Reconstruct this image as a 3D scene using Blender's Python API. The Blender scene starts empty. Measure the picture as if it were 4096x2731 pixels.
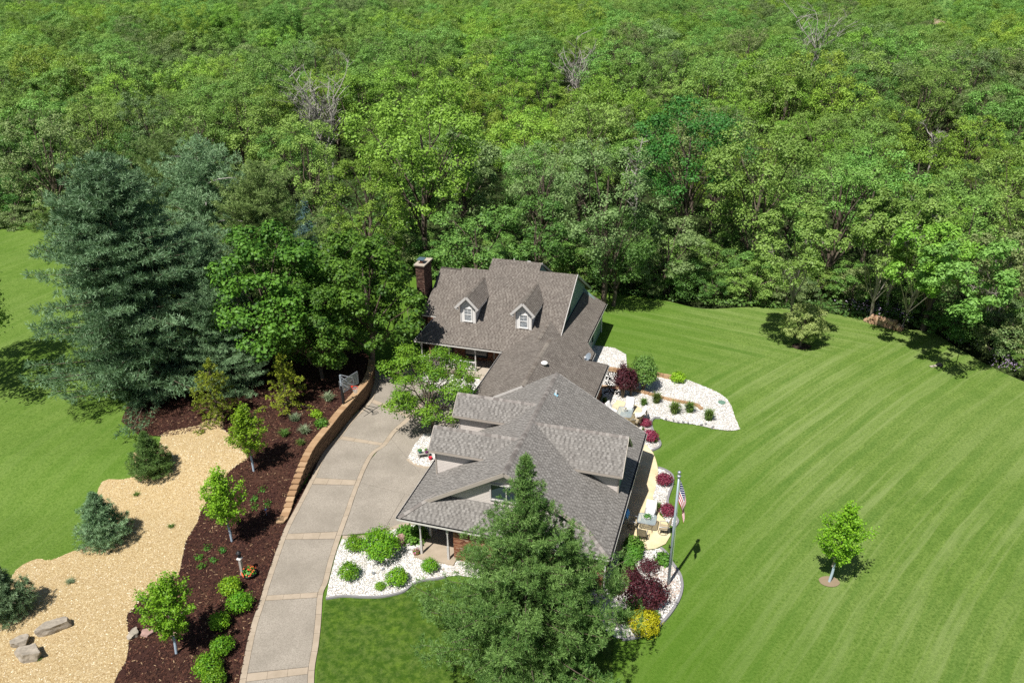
import bpy, bmesh, math, random
import numpy as np
from mathutils import Vector, Matrix
from mathutils.geometry import delaunay_2d_cdt
random.seed(7); RNG = np.random.default_rng(7)
SC = bpy.context.scene
COL = SC.collection

# ------------------------------------------------------------------ camera, sky, sun, exposure
F = 3240.0; TH = math.radians(26.37); HC = 33.0; ROLL = math.radians(0.6); YAW = math.radians(-17.15)
_f = np.array([0, math.cos(TH), -math.sin(TH)]); _r = np.array([1.0, 0, 0]); _u = np.cross(_r, _f)
CR = math.cos(ROLL)*_r - math.sin(ROLL)*_u; CU = math.sin(ROLL)*_r + math.cos(ROLL)*_u
CC = np.array([0.0, 0.0, HC])
cam = bpy.data.cameras.new('camera'); cam.lens = F/4096*36; cam.sensor_width = 36; cam.clip_end = 6000; cam.clip_start = 0.5
co = bpy.data.objects.new('camera', cam); COL.objects.link(co)
co.matrix_world = Matrix(((CR[0], CU[0], -_f[0], 0), (CR[1], CU[1], -_f[1], 0), (CR[2], CU[2], -_f[2], HC), (0, 0, 0, 1)))
SC.camera = co
SUN_AZ = math.radians(56.4); SUN_EL = math.radians(59.5)          # shadows fall towards SUN_AZ (from +x, ccw)
SKY = 0.05; SUN = 5.0; EXPO = 0.36
w = bpy.data.worlds.new('World'); SC.world = w; w.use_nodes = True
nt = w.node_tree; bg = nt.nodes['Background']; sky = nt.nodes.new('ShaderNodeTexSky')
sky.sky_type = 'NISHITA'; sky.sun_disc = False; sky.sun_elevation = SUN_EL
sdx, sdy = -math.cos(SUN_AZ), -math.sin(SUN_AZ)
sky.sun_rotation = math.atan2(sdx, sdy)
nt.links.new(sky.outputs[0], bg.inputs[0]); bg.inputs[1].default_value = SKY
sl = bpy.data.lights.new('sun', 'SUN'); sl.energy = SUN; sl.angle = math.radians(0.5); sl.color = (1, 0.955, 0.89)
so = bpy.data.objects.new('sun', sl); COL.objects.link(so)
sd = Vector((sdx*math.cos(SUN_EL), sdy*math.cos(SUN_EL), math.sin(SUN_EL)))
so.rotation_euler = sd.to_track_quat('Z', 'Y').to_euler(); so.location = (0, 0, 60)
SC.view_settings.view_transform = 'Standard'; SC.view_settings.look = 'None'; SC.view_settings.exposure = EXPO
SC.view_settings.gamma = 1; SC.view_settings.use_curve_mapping = False
SC.cycles.max_bounces = 5; SC.cycles.transparent_max_bounces = 6; SC.cycles.diffuse_bounces = 2
SC.cycles.glossy_bounces = 2; SC.cycles.transmission_bounces = 3; SC.cycles.use_denoising = False

# ------------------------------------------------------------------ survey helpers
def g(x, y, z=0.0):
    """ground position seen along a sight line of the survey camera"""
    d = (x-2048)*CR - (y-1365.5)*CU + F*_f
    p = CC + d*((z-HC)/d[2]); return Vector((p[0], p[1], z))
def zm(x0, y0, s): return lambda x, y: (x0+x/s, y0+y/s)
z2 = zm(1550, 1650, 1.96); z3 = zm(2300, 1400, 2.94); z4 = zm(2350, 1850, 2.09); z5 = zm(700, 1400, 2.24)
z6 = zm(0, 1800, 1.6845); z7 = zm(700, 2000, 1.96); zS = zm(0, 0, 2352/4096); zA = zm(2380, 1560, 7.84); zB = zm(2450, 1980, 7.127)
HO = g(1590, 2069, 2.7); HO.z = 0
HM = Matrix.Translation(HO) @ Matrix.Rotation(YAW, 4, 'Z')
def hw(u, v, z=0.0): return HM @ Vector((u, v, z))
def S(t): t = max(0.0, min(1.0, t)); return t*t*(3-2*t)

WALLB = [g(*z5(*p)) for p in [(905, 1560), (1000, 1530), (1090, 1330), (1200, 1130), (1300, 970), (1440, 790), (1500, 710), (1560, 640), (1670, 510), (1740, 420), (1790, 300), (1800, 180)]]
_wy = [p.y for p in WALLB]; _wx = [p.x for p in WALLB]
def wallx(y): return float(np.interp(y, _wy, _wx)) - max(0, _wy[0]-y)*0.12
TH_ = 1.25
def hbed(x, y):
    d = wallx(y)-x
    if d < 0.05: return 0.0
    k = TH_*S((y-_wy[0]-0.3)/6.5)
    if y > 64: k *= S(d/(1+(y-64)*1.2))
    return k
def hlawn(x, y):
    d = wallx(y)-x
    if d < 0.3: return 0.0
    return hbed(x, y)*S((d-0.3)/3.0)
def gt(x, y, fn=hbed, dz=0.0):
    p = g(x, y, 0)
    for _ in range(6):
        p = g(x, y, fn(p.x, p.y)+dz)
    return p

# ------------------------------------------------------------------ object helpers
def prop(o, label=None, cat=None, group=None, kind=None):
    if label: o['label'] = label
    if cat: o['category'] = cat
    if group: o['group'] = group
    if kind: o['kind'] = kind
    return o
def empty(name, loc, rz=0.0, label=None, cat=None, group=None):
    o = bpy.data.objects.new(name, None); o.location = loc; o.rotation_euler = (0, 0, rz); COL.objects.link(o)
    o.empty_display_size = 0.2
    return prop(o, label, cat, group)
def link(name, me, parent=None, mats=None, loc=None):
    o = bpy.data.objects.new(name, me); COL.objects.link(o)
    if parent is not None: o.parent = parent
    if loc is not None: o.location = loc
    if mats is not None and len(me.materials) == 0:
        for m in (mats if isinstance(mats, (list, tuple)) else [mats]): me.materials.append(m)
    return o
class MB:
    """collects simple solids into one mesh"""
    def __init__(s): s.v = []; s.f = []; s.t = []
    def add(s, vs, fs, tint=None):
        b = len(s.v); s.v += [tuple(v) for v in vs]
        s.f += [tuple(b+i for i in f) for f in fs]
        s.t += [random.random() if tint is None else tint]*len(fs)
        return s
    def box(s, c, d, rz=0.0, M=None, tint=None):
        x, y, z = d[0]/2, d[1]/2, d[2]/2; R = Matrix.Rotation(rz, 3, 'Z') if M is None else M
        vs = [Vector(c)+R @ Vector((a*x, b*y, e*z)) for e in (-1, 1) for b in (-1, 1) for a in (-1, 1)]
        return s.add(vs, [(0, 2, 3, 1), (4, 5, 7, 6), (0, 1, 5, 4), (2, 6, 7, 3), (0, 4, 6, 2), (1, 3, 7, 5)], tint)
    def bar(s, p, q, w, h=None, up=(0, 0, 1)):
        p = Vector(p); q = Vector(q); d = q-p; L = d.length
        if L < 1e-6: return s
        x = d/L; u = Vector(up); y = u.cross(x)
        if y.length < 1e-3: y = Vector((0, 1, 0)).cross(x)
        y.normalize(); z = x.cross(y)
        M = Matrix((x, y, z)).transposed()
        return s.box((p+q)/2, (L, w, h or w), M=M)
    def tube(s, pts, rs, n=6, caps=True):
        pts = [Vector(p) for p in pts]; rs = rs if isinstance(rs, (list, tuple)) else [rs]*len(pts)
        rings = []
        for i, p in enumerate(pts):
            t = (pts[min(i+1, len(pts)-1)]-pts[max(i-1, 0)])
            t = t.normalized() if t.length > 1e-9 else Vector((0, 0, 1))
            a = t.cross(Vector((0, 0, 1)) if abs(t.z) < .9 else Vector((1, 0, 0))).normalized(); b = t.cross(a)
            rings.append([p+(a*math.cos(k*2*math.pi/n)+b*math.sin(k*2*math.pi/n))*rs[i] for k in range(n)])
        vs = [v for r in rings for v in r]; fs = []
        for i in range(len(pts)-1):
            for k in range(n):
                k2 = (k+1) % n; fs.append((i*n+k, i*n+k2, (i+1)*n+k2, (i+1)*n+k))
        if caps: fs += [tuple(range(n-1, -1, -1)), tuple((len(pts)-1)*n+k for k in range(n))]
        return s.add(vs, fs)
    def lathe(s, prof, c=(0, 0, 0), n=12):
        vs = []; fs = []
        for r, z in prof:
            for k in range(n): a = k*2*math.pi/n; vs.append((c[0]+r*math.cos(a), c[1]+r*math.sin(a), c[2]+z))
        for i in range(len(prof)-1):
            for k in range(n): k2 = (k+1) % n; fs.append((i*n+k, i*n+k2, (i+1)*n+k2, (i+1)*n+k))
        fs += [tuple(range(n-1, -1, -1)), tuple((len(prof)-1)*n+k for k in range(n))]
        return s.add(vs, fs)
    def prism(s, poly, z0, z1):
        n = len(poly); vs = [(p[0], p[1], z0) for p in poly]+[(p[0], p[1], z1) for p in poly]
        fs = [tuple(range(n-1, -1, -1)), tuple(range(n, 2*n))]+[(i, (i+1) % n, n+(i+1) % n, n+i) for i in range(n)]
        return s.add(vs, fs)
    def mesh(s, name, m=None, smooth=False):
        me = bpy.data.meshes.new(name); me.from_pydata(s.v, [], s.f); me.update()
        a = me.attributes.new('tint', 'FLOAT', 'FACE'); a.data.foreach_set('value', s.t)
        if m is not None:
            for q in (m if isinstance(m, (list, tuple)) else [m]): me.materials.append(q)
        if smooth: me.polygons.foreach_set('use_smooth', [True]*len(me.polygons))
        return me
    def build(s, name, m, parent=None, smooth=False, loc=None):
        return link(name, s.mesh(name, m, smooth), parent, None, loc)
def np_mesh(name, V, Fq, tint, m, k=4):
    """fast mesh from arrays: V (n,3), Fq (m,k)"""
    me = bpy.data.meshes.new(name); nv, nf = len(V), len(Fq)
    me.vertices.add(nv); me.vertices.foreach_set('co', np.ascontiguousarray(V, dtype=np.float32).ravel())
    me.loops.add(nf*k); me.loops.foreach_set('vertex_index', np.ascontiguousarray(Fq, dtype=np.int32).ravel())
    me.polygons.add(nf); me.polygons.foreach_set('loop_start', np.arange(0, nf*k, k, dtype=np.int32))
    try: me.polygons.foreach_set('loop_total', np.full(nf, k, dtype=np.int32))
    except Exception: pass
    me.update(calc_edges=True)
    a = me.attributes.new('tint', 'FLOAT', 'FACE'); a.data.foreach_set('value', np.asarray(tint, dtype=np.float32))
    me.materials.append(m); return me

# ------------------------------------------------------------------ materials
class NB:
    def __init__(s, name):
        s.m = bpy.data.materials.new(name); s.m.use_nodes = True; s.t = s.m.node_tree; s.n = s.t.nodes; s.l = s.t.links
        s.b = s.n['Principled BSDF']; s.out = s.n['Material Output']; s.b.inputs['Specular IOR Level'].default_value = 0.25
        s._co = None
    def node(s, t, **k):
        x = s.n.new(t)
        for a, v in k.items(): setattr(x, a, v)
        return x
    def co(s, kind='Object'):
        if s._co is None: s._co = s.node('ShaderNodeTexCoord')
        return s._co.outputs[kind]
    def pos(s): return s.node('ShaderNodeNewGeometry').outputs['Position']
    def noise(s, scale, detail=4, rough=.55, vec=None, dist=0):
        x = s.node('ShaderNodeTexNoise'); x.inputs['Scale'].default_value = scale; x.inputs['Detail'].default_value = detail
        x.inputs['Roughness'].default_value = rough; x.inputs['Distortion'].default_value = dist
        s.l.new(vec or s.pos(), x.inputs['Vector']); return x.outputs[0]
    def voro(s, scale, vec=None, out='Color', feat='F1'):
        x = s.node('ShaderNodeTexVoronoi', feature=feat); x.inputs['Scale'].default_value = scale
        s.l.new(vec or s.pos(), x.inputs['Vector']); return x.outputs[out]
    def ramp(s, fac, stops, interp='LINEAR'):
        x = s.node('ShaderNodeValToRGB'); r = x.color_ramp; r.interpolation = interp
        while len(r.elements) < len(stops): r.elements.new(.5)
        for e, (p, c) in zip(r.elements, stops):
            e.position = p; e.color = (c[0], c[1], c[2], 1) if isinstance(c, (tuple, list)) else (c, c, c, 1)
        s.l.new(fac, x.inputs[0]); return x.outputs[0]
    def mix(s, fac, a, b, mode='MIX'):
        x = s.node('ShaderNodeMix', data_type='RGBA', blend_type=mode)
        for i, v in ((0, fac), (6, a), (7, b)):
            if isinstance(v, (int, float)): x.inputs[i].default_value = v
            elif isinstance(v, (tuple, list)): x.inputs[i].default_value = (v[0], v[1], v[2], 1)
            else: s.l.new(v, x.inputs[i])
        return x.outputs[2]
    def math(s, op, a, b=0.0, c=None):
        x = s.node('ShaderNodeMath', operation=op)
        for i, v in enumerate((a, b) if c is None else (a, b, c)):
            if isinstance(v, (int, float)): x.inputs[i].default_value = v
            else: s.l.new(v, x.inputs[i])
        return x.outputs[0]
    def attr(s, n='tint'): return s.node('ShaderNodeAttribute', attribute_name=n).outputs['Fac']
    def orand(s): return s.node('ShaderNodeObjectInfo').outputs['Random']
    def color(s, c):
        if isinstance(c, (tuple, list)): s.b.inputs['Base Color'].default_value = (c[0], c[1], c[2], 1)
        else: s.l.new(c, s.b.inputs['Base Color'])
        return s
    def bump(s, h, strength=.5, dist=.02):
        x = s.node('ShaderNodeBump'); x.inputs['Strength'].default_value = strength; x.inputs['Distance'].default_value = dist
        s.l.new(h, x.inputs['Height']); s.l.new(x.outputs[0], s.b.inputs['Normal']); return s
    def set(s, rough=.8, metal=0, spec=None, trans=0):
        s.b.inputs['Roughness'].default_value = rough; s.b.inputs['Metallic'].default_value = metal
        if spec is not None: s.b.inputs['Specular IOR Level'].default_value = spec
        if trans: s.b.inputs['Transmission Weight'].default_value = trans
        return s.m
def plain(name, c, rough=.7, metal=0, var=.12, scale=6, bump=.1):
    n = NB(name); f = n.noise(scale, 4)
    n.color(n.mix(f, tuple(max(0, x*(1-var)) for x in c), tuple(min(1, x*(1+var)) for x in c)))
    if bump: n.bump(n.noise(scale*6, 3), bump, .01)
    return n.set(rough, metal)
def tinted(name, stops, rough=.85, noise_scale=8, noise_amt=.25, orand=False, bump=.2, spec=.2):
    n = NB(name); t = n.orand() if orand else n.attr()
    c = n.ramp(t, stops)
    c = n.mix(noise_amt, c, n.ramp(n.noise(noise_scale, 5), [(.25, .25), (.75, 1.0)]), 'MULTIPLY')
    n.color(c)
    if bump: n.bump(n.noise(noise_scale*8, 3), bump, .01)
    return n.set(rough, spec=spec)
def leafmat(name, dark, light, trans=.22, hue=.02, rough=.55, amt=.22):
    n = NB(name); t = n.attr(); c = n.mix(t, dark, light)
    r = n.orand(); hs = n.node('ShaderNodeHueSaturation')
    n.l.new(n.math('ADD', n.math('MULTIPLY', r, hue*2), .5-hue), hs.inputs['Hue'])
    n.l.new(n.math('ADD', n.math('MULTIPLY', n.math('FRACT', n.math('MULTIPLY', r, 7.31)), amt*2), 1-amt), hs.inputs['Value'])
    hs.inputs['Saturation'].default_value = 1.0; n.l.new(c, hs.inputs['Color']); c = hs.outputs[0]
    n.color(c); n.set(rough, spec=.35)
    tr = n.node('ShaderNodeBsdfTranslucent'); tc = n.mix(.35, c, (.24, .42, .07), 'MIX'); n.l.new(tc, tr.inputs['Color'])
    mx = n.node('ShaderNodeMixShader'); mx.inputs[0].default_value = trans
    n.l.new(n.b.outputs[0], mx.inputs[1]); n.l.new(tr.outputs[0], mx.inputs[2]); n.l.new(mx.outputs[0], n.out.inputs[0])
    return n.m
M = {}
M['bark'] = tinted('bark', [(0, (.10, .075, .055)), (1, (.17, .14, .11))], noise_scale=5)
M['bark_grey'] = tinted('bark_grey', [(0, (.30, .27, .23)), (1, (.42, .38, .33))], noise_scale=5)
M['dead'] = tinted('dead_wood', [(0, (.30, .28, .25)), (1, (.42, .40, .36))], noise_scale=5)
M['wrap'] = plain('trunk_wrap', (.42, .52, .62), .6)
M['ash'] = leafmat('leaf_ash', (0.105, 0.22, 0.033), (0.265, 0.45, 0.095))
M['lime'] = leafmat('leaf_lime', (0.14, 0.27, 0.022), (0.31, 0.5, 0.07))
M['oak'] = leafmat('leaf_oak', (0.06, 0.15, 0.028), (0.17, 0.31, 0.06))
M['olive'] = leafmat('leaf_olive', (0.11, 0.18, 0.055), (0.25, 0.34, 0.12))
M['deep'] = leafmat('leaf_deep', (.03, .105, .018), (.10, .24, .04))
M['maple'] = leafmat('leaf_maple', (0.022, 0.09, 0.012), (0.12, 0.28, 0.03), trans=.3)
M['young'] = leafmat('leaf_young', (0.17, 0.34, 0.016), (0.34, 0.54, 0.03), trans=.3)
M['dogwood'] = leafmat('leaf_dogwood', (0.05, 0.165, 0.01), (0.2, 0.36, 0.025), trans=.25)
M['willow'] = leafmat('leaf_willow', (0.3, 0.4, 0.1), (0.52, 0.62, 0.22), trans=.3)
M['box'] = leafmat('leaf_box', (0.08, 0.23, 0.012), (0.27, 0.46, 0.02), trans=.3)
M['hosta'] = leafmat('leaf_hosta', (0.05, 0.19, 0.02), (0.14, 0.36, 0.04), trans=.3)
M['grass_clump'] = leafmat('leaf_ornamental_grass', (.06, .13, .02), (.18, .27, .06), trans=.3)
M['pale_grass'] = leafmat('leaf_variegated', (.16, .24, .12), (.34, .42, .26), trans=.3)
M['purple'] = leafmat('leaf_purple', (.035, .008, .014), (.12, .022, .035), trans=.15, hue=.005)
M['red'] = leafmat('leaf_red', (.16, .012, .04), (.34, .05, .10), trans=.2, hue=.005)
M['yellow'] = leafmat('leaf_yellow', (.38, .38, .01), (.62, .58, .02), trans=.3, hue=.005)
M['needle_blue'] = leafmat('needle_blue', (0.07, 0.155, 0.06), (0.31, 0.47, 0.25), trans=.15, hue=.01)
M['needle'] = leafmat('needle_green', (0.03, 0.11, 0.015), (0.23, 0.41, 0.11), trans=.15, hue=.01)
M['needle_olive'] = leafmat('needle_olive', (0.09, 0.16, 0.04), (0.22, 0.32, 0.1), trans=.15, hue=.01)
M['hemlock'] = leafmat('needle_gold', (0.14, 0.22, 0.015), (0.42, 0.5, 0.05), trans=.2, hue=.01)
M['spruce'] = leafmat('needle_spruce', (0.07, 0.15, 0.15), (0.18, 0.3, 0.28), trans=.1, hue=.01)
M['flower'] = leafmat('petal_lilac', (.30, .20, .42), (.62, .52, .72), trans=.3, hue=.02)
M['petal'] = leafmat('petal_pink', (.45, .04, .16), (.75, .12, .35), trans=.3)
_sn = [(0, (.115, .107, .099)), (.3, (.155, .146, .136)), (.65, (.215, .203, .188)), (1, (.275, .262, .244))]
_so = [(0, (.10, .083, .072)), (.4, (.155, .134, .117)), (.75, (.205, .183, .16)), (1, (.25, .226, .198))]
M['shingle_new'] = tinted('shingle_grey', _sn, noise_scale=3, noise_amt=.15)
M['shingle_new_o'] = tinted('shingle_grey_single', _sn, noise_scale=3, noise_amt=.15, orand=True)
M['shingle_old'] = tinted('shingle_brown', _so, noise_scale=1.2, noise_amt=.35)
M['shingle_old_o'] = tinted('shingle_brown_single', _so, noise_scale=1.2, noise_amt=.35, orand=True)
M['cap_new'] = tinted('ridge_cap_grey', [(0, (.15, .135, .125)), (.5, (.22, .20, .185)), (1, (.30, .28, .26))], noise_amt=.1, orand=True)
M['cap_old'] = tinted('ridge_cap_brown', [(0, (.16, .135, .115)), (.5, (.21, .185, .16)), (1, (.28, .25, .215))], noise_amt=.1, orand=True)
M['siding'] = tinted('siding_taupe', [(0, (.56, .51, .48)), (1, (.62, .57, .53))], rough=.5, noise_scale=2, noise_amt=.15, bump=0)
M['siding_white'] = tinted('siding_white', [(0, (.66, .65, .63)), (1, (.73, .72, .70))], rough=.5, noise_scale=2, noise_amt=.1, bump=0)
M['siding_skylit'] = tinted('siding_skylit', [(0, (.20, .30, .28)), (1, (.24, .34, .32))], rough=.5, noise_scale=2, noise_amt=.15, bump=0)  # bluish skylight on the shaded side walls put into the siding colour
M['trim'] = plain('trim_taupe', (.36, .32, .28), .5, var=.06)
M['trim_light'] = plain('trim_light_grey', (.52, .50, .48), .5, var=.06)
M['white'] = plain('white_paint', (.75, .74, .72), .45, var=.05)
M['gutter'] = plain('gutter_enamel', (.62, .60, .56), .35, var=.05)
M['black'] = plain('black_metal', (.02, .02, .022), .4, var=.2)
M['bronze'] = plain('bronze_frame', (.20, .18, .14), .35, metal=.5, var=.1)
M['alu'] = plain('brushed_aluminium', (.42, .45, .50), .35, metal=.6, var=.06)
M['galv'] = plain('galvanised', (.40, .47, .54), .4, metal=.3, var=.1)
M['glass_dark'] = NB('window_glass').color((.03, .045, .06)).set(.06, spec=.8)
M['curtain_glass'] = (lambda n: n.color(n.ramp(n.noise(9, 2), [(.35, (.12, .14, .16)), (.7, (.42, .45, .47))])).set(.08, spec=.8))(NB('window_glass_curtain'))
M['brick'] = tinted('brick', [(0, (.14, .055, .035)), (.45, (.28, .11, .06)), (.8, (.36, .19, .11)), (1, (.42, .32, .24))], noise_scale=20, noise_amt=.3)
M['brick_dark'] = tinted('chimney_brick', [(0, (.045, .028, .022)), (.6, (.11, .06, .045)), (1, (.20, .13, .10))], noise_scale=20, noise_amt=.3)  # dark brick, with some of the tree shade put into its colour
M['mortar'] = plain('mortar', (.28, .25, .21), .9, scale=20)
M['concrete'] = plain('concrete', (.42, .37, .30), .85, scale=3, var=.18)
M['kerb'] = plain('kerb_grey', (.24, .235, .24), .85, scale=4, var=.15)
M['terracotta'] = plain('terracotta', (.30, .13, .08), .7)
M['soil'] = plain('soil', (.05, .035, .025), .95, scale=15)
M['cloth'] = plain('white_towel', (.86, .84, .82), .9, var=.04, scale=3)
M['blue_cloth'] = plain('blue_towel', (.10, .33, .70), .9, var=.12, scale=3)
M['pink_cloth'] = plain('pink_towel', (.75, .12, .50), .9, var=.1, scale=3)
M['sling'] = plain('sling_tan', (.40, .33, .22), .7, var=.12)
M['dark_hole'] = plain('dark_interior', (.012, .012, .012), .9, var=.1)

def lawnmat(name, stripes=True, g_=1.0):
    n = NB(name); p = n.pos(); sep = n.node('ShaderNodeSeparateXYZ'); n.l.new(p, sep.inputs[0]); x, y = sep.outputs[0], sep.outputs[1]
    big = n.noise(.09, 3); med = n.noise(.55, 5, .6); fine = n.noise(7, 5, .7); vf = n.noise(22, 4, .75)
    base = n.mix(n.ramp(med, [(.3, 0), (.7, 1)]), (.128*g_, .225*g_, .036*g_), (.200*g_, .305*g_, .062*g_))
    base = n.mix(n.ramp(big, [(.35, 0), (.65, .55)]), base, (.235*g_, .325*g_, .088*g_))
    base = n.mix(n.ramp(fine, [(.34, .75), (.58, 0)]), base, (.040, .105, .008))
    base = n.mix(n.ramp(vf, [(.50, 0), (.72, .6)]), base, (.22, .28, .06))
    h = n.math('ADD', n.math('MULTIPLY', fine, .6), vf)
    if stripes:
        def fld(az):
            a = math.radians(az); return n.math('ADD', n.math('MULTIPLY', x, -math.sin(a)), n.math('MULTIPLY', y, math.cos(a)))
        def alng(az):
            a = math.radians(az); return n.math('ADD', n.math('MULTIPLY', x, math.cos(a)), n.math('MULTIPLY', y, math.sin(a)))
        wob = n.math('MULTIPLY', n.noise(.10, 2), .5)
        def pattern(az, per, bend=0.0):
            f = n.math('ADD', fld(az), wob)
            if bend: f = n.math('ADD', f, n.math('MULTIPLY', n.math('POWER', n.math('ADD', alng(az), -38.0), 2.0), bend))
            s1 = n.math('SINE', n.math('MULTIPLY', f, 2*math.pi/per)); fr_ = n.math('FRACT', n.math('DIVIDE', f, per*.5)); thin = n.ramp(fr_, [(0, 1), (.12, .2), (.2, 0), (.9, 0), (1, 1)])
            cv = n.node('ShaderNodeCombineXYZ'); n.l.new(f, cv.inputs[0]); n.l.new(n.math('MULTIPLY', alng(az), .045), cv.inputs[1])
            s3 = n.noise(2.2, 4, .6, vec=cv.outputs[0]); s4 = n.noise(.55, 3, .5, vec=cv.outputs[0])
            k = n.math('ADD', n.math('MULTIPLY', s1, .24), n.math('ADD', n.math('MULTIPLY', thin, .34), n.math('MULTIPLY', n.math('SUBTRACT', s3, .5), 2.0)))
            return n.math('ADD', k, n.math('MULTIPLY', n.math('SUBTRACT', s4, .5), .7))
        kA = pattern(48, 1.9, .0030); kB = pattern(-29, 1.8); kL = n.math('MULTIPLY', pattern(70, 2.0), .45)
        mB = n.ramp(n.math('MULTIPLY', n.math('ADD', n.math('SUBTRACT', y, n.math('MULTIPLY', x, .25)), -40.0), .02), [(.30, 0), (.38, 1)])
        mL = n.ramp(n.math('MULTIPLY', n.math('ADD', x, 40.0), .02), [(.50, 1), (.70, 0)])
        def lerp(m, p, q): return n.math('ADD', n.math('MULTIPLY', p, n.math('SUBTRACT', 1.0, m)), n.math('MULTIPLY', q, m))
        k = lerp(mL, lerp(mB, kA, kB), kL)
        amp = n.ramp(n.noise(.07, 2), [(.3, .45), (.7, 1)])
        k = n.math('ADD', n.math('MULTIPLY', n.math('MULTIPLY', k, amp), .8), .5)
        base = n.mix(n.ramp(k, [(.15, .55), (.5, 0)]), base, (.080, .175, .026))
        base = n.mix(n.ramp(k, [(.5, 0), (.9, .6)]), base, (.27, .35, .12))
    if stripes:   # lusher grass round the house, drier and paler out on the open lawn
        dx = n.math('ADD', x, n.math('MULTIPLY', n.noise(.06, 2), 9.0)); wet = n.ramp(n.math('MULTIPLY', n.math('ADD', dx, 40.0), .01), [(.10, .25), (.30, .62), (.52, .62), (.66, .0)])
        base = n.mix(wet, base, (.085, .19, .012))
    else:
        mo = n.noise(1.3, 5, .7); base = n.mix(n.ramp(mo, [(.4, 0), (.7, .7)]), base, (.14, .24, .02)); base = n.mix(n.ramp(n.noise(2.4, 5, .7), [(.42, .75), (.58, 0)]), base, (.03, .085, .006))
    n.color(n.mix(n.math('SUBTRACT', 1.0, n.math('MULTIPLY', vf, .35)), n.mix(1, base, (.5, .5, .5), 'MULTIPLY'), base))
    n.bump(h, .9, .06); return n.set(.9, spec=.1)
M['lawn'] = lawnmat('lawn_grass')
M['lawn_plain'] = lawnmat('lawn_grass_plain', False, .6)
def _stone():
    n = NB('white_gravel'); v = n.voro(17); s = n.node('ShaderNodeSeparateColor'); n.l.new(v, s.inputs[0])
    c = n.ramp(s.outputs[0], [(0, (.42, .36, .28)), (.12, (.66, .62, .55)), (.4, (.80, .79, .76)), (1, (.90, .89, .87))])
    d = n.voro(17, out='Distance'); c = n.mix(n.ramp(d, [(.3, 0), (.62, .75)]), c, (.10, .09, .07))
    n.color(c); n.bump(d, -1.0, .06); return n.set(.8)
M['gravel'] = _stone()
def _mulch():
    n = NB('brown_mulch'); a = n.noise(14, 6, .8, dist=1.5); b = n.noise(.5, 3)
    c = n.ramp(a, [(.3, (.018, .007, .006)), (.5, (.055, .022, .017)), (.68, (.10, .045, .03)), (.8, (.24, .15, .09))])
    c = n.mix(n.ramp(b, [(.45, 0), (.75, .55)]), c, n.mix(.6, c, (.15, .08, .04)))
    n.color(c); n.bump(a, 1, .08); return n.set(.95)
M['mulch'] = _mulch()
def _chips():
    n = NB('pale_wood_chips'); a = n.noise(13, 6, .8, dist=1.2); b = n.noise(.8, 3)
    c = n.ramp(a, [(.33, (.16, .085, .03)), (.45, (.42, .29, .13)), (.55, (.62, .49, .27)), (.68, (.88, .81, .63))])
    c = n.mix(n.ramp(b, [(.5, 0), (.8, .4)]), c, (.50, .38, .22))
    n.color(c); n.bump(a, 1, .07); return n.set(.95)
M['chips'] = _chips()
M['chip_piece'] = tinted('wood_chip_piece', [(0, (.36, .24, .11)), (.5, (.68, .54, .30)), (1, (.90, .83, .66))], noise_amt=.1, bump=0)
M['mulch_piece'] = tinted('mulch_piece', [(0, (.015, .006, .005)), (.6, (.06, .024, .018)), (.93, (.13, .055, .035)), (1, (.38, .26, .15))], noise_amt=.1, bump=0)
M['stone_piece'] = tinted('white_stone_piece', [(0, (.48, .40, .31)), (.15, (.70, .66, .60)), (.5, (.82, .81, .78)), (1, (.92, .91, .90))], noise_amt=.1, bump=0)
M['stone_tan'] = tinted('tan_stone_piece', [(0, (.30, .20, .15)), (.4, (.48, .38, .32)), (1, (.72, .66, .60))], noise_amt=.1, bump=0)
def _agg():
    n = NB('exposed_aggregate'); a = n.noise(30, 5, .8); b = n.noise(.45, 4); v = n.voro(28); s = n.node('ShaderNodeSeparateColor'); n.l.new(v, s.inputs[0])
    c = n.ramp(s.outputs[0], [(0, (.17, .15, .12)), (.35, (.28, .25, .21)), (1, (.43, .39, .33))])
    c = n.mix(.45, c, n.ramp(a, [(.3, (.19, .165, .135)), (.7, (.44, .40, .34))]))
    c = n.mix(n.ramp(b, [(.32, .55), (.6, 0)]), c, (.185, .165, .135))
    n.color(n.mix(n.math('MULTIPLY', n.orand(), .18), c, (.32, .275, .22))); n.bump(a, .5, .01); return n.set(.9)
M['aggregate'] = _agg()
M['band'] = (lambda n: n.color(n.mix(n.ramp(n.noise(1.6, 5, .65), [(.3, 0), (.7, 1)]), n.mix(n.orand(), (.30, .245, .18), (.36, .30, .225)), (.42, .35, .27))).bump(n.noise(9, 4), .3, .01).set(.85))(NB('tan_band_concrete'))
M['joint'] = plain('joint', (.07, .055, .045), .95, scale=10)
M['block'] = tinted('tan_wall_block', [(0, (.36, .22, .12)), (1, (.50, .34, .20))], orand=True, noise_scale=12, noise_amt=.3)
M['block_shaded'] = tinted('shaded_wall_block', [(0, (.11, .07, .045)), (1, (.22, .14, .09))], noise_scale=12, noise_amt=.3)  # wall blocks darkened: shade on the drive-side face put into the colour
M['patio'] = (lambda n: n.color(n.mix(n.ramp(n.noise(1.1, 6, .65), [(.3, 0), (.7, 1)]), (.58, .46, .26), (.72, .63, .42))).bump(n.noise(12, 4), .2, .01).set(.8))(NB('buff_patio_concrete'))
M['boulder'] = tinted('boulder', [(0, (.42, .37, .30)), (1, (.54, .48, .40))], noise_scale=4, noise_amt=.65, bump=.6)
M['boulder_pink'] = tinted('boulder_pink', [(0, (.42, .27, .23)), (1, (.50, .34, .29))], noise_scale=4, noise_amt=.45)
M['pebble'] = plain('grey_pebble', (.22, .23, .24), .8)
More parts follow.
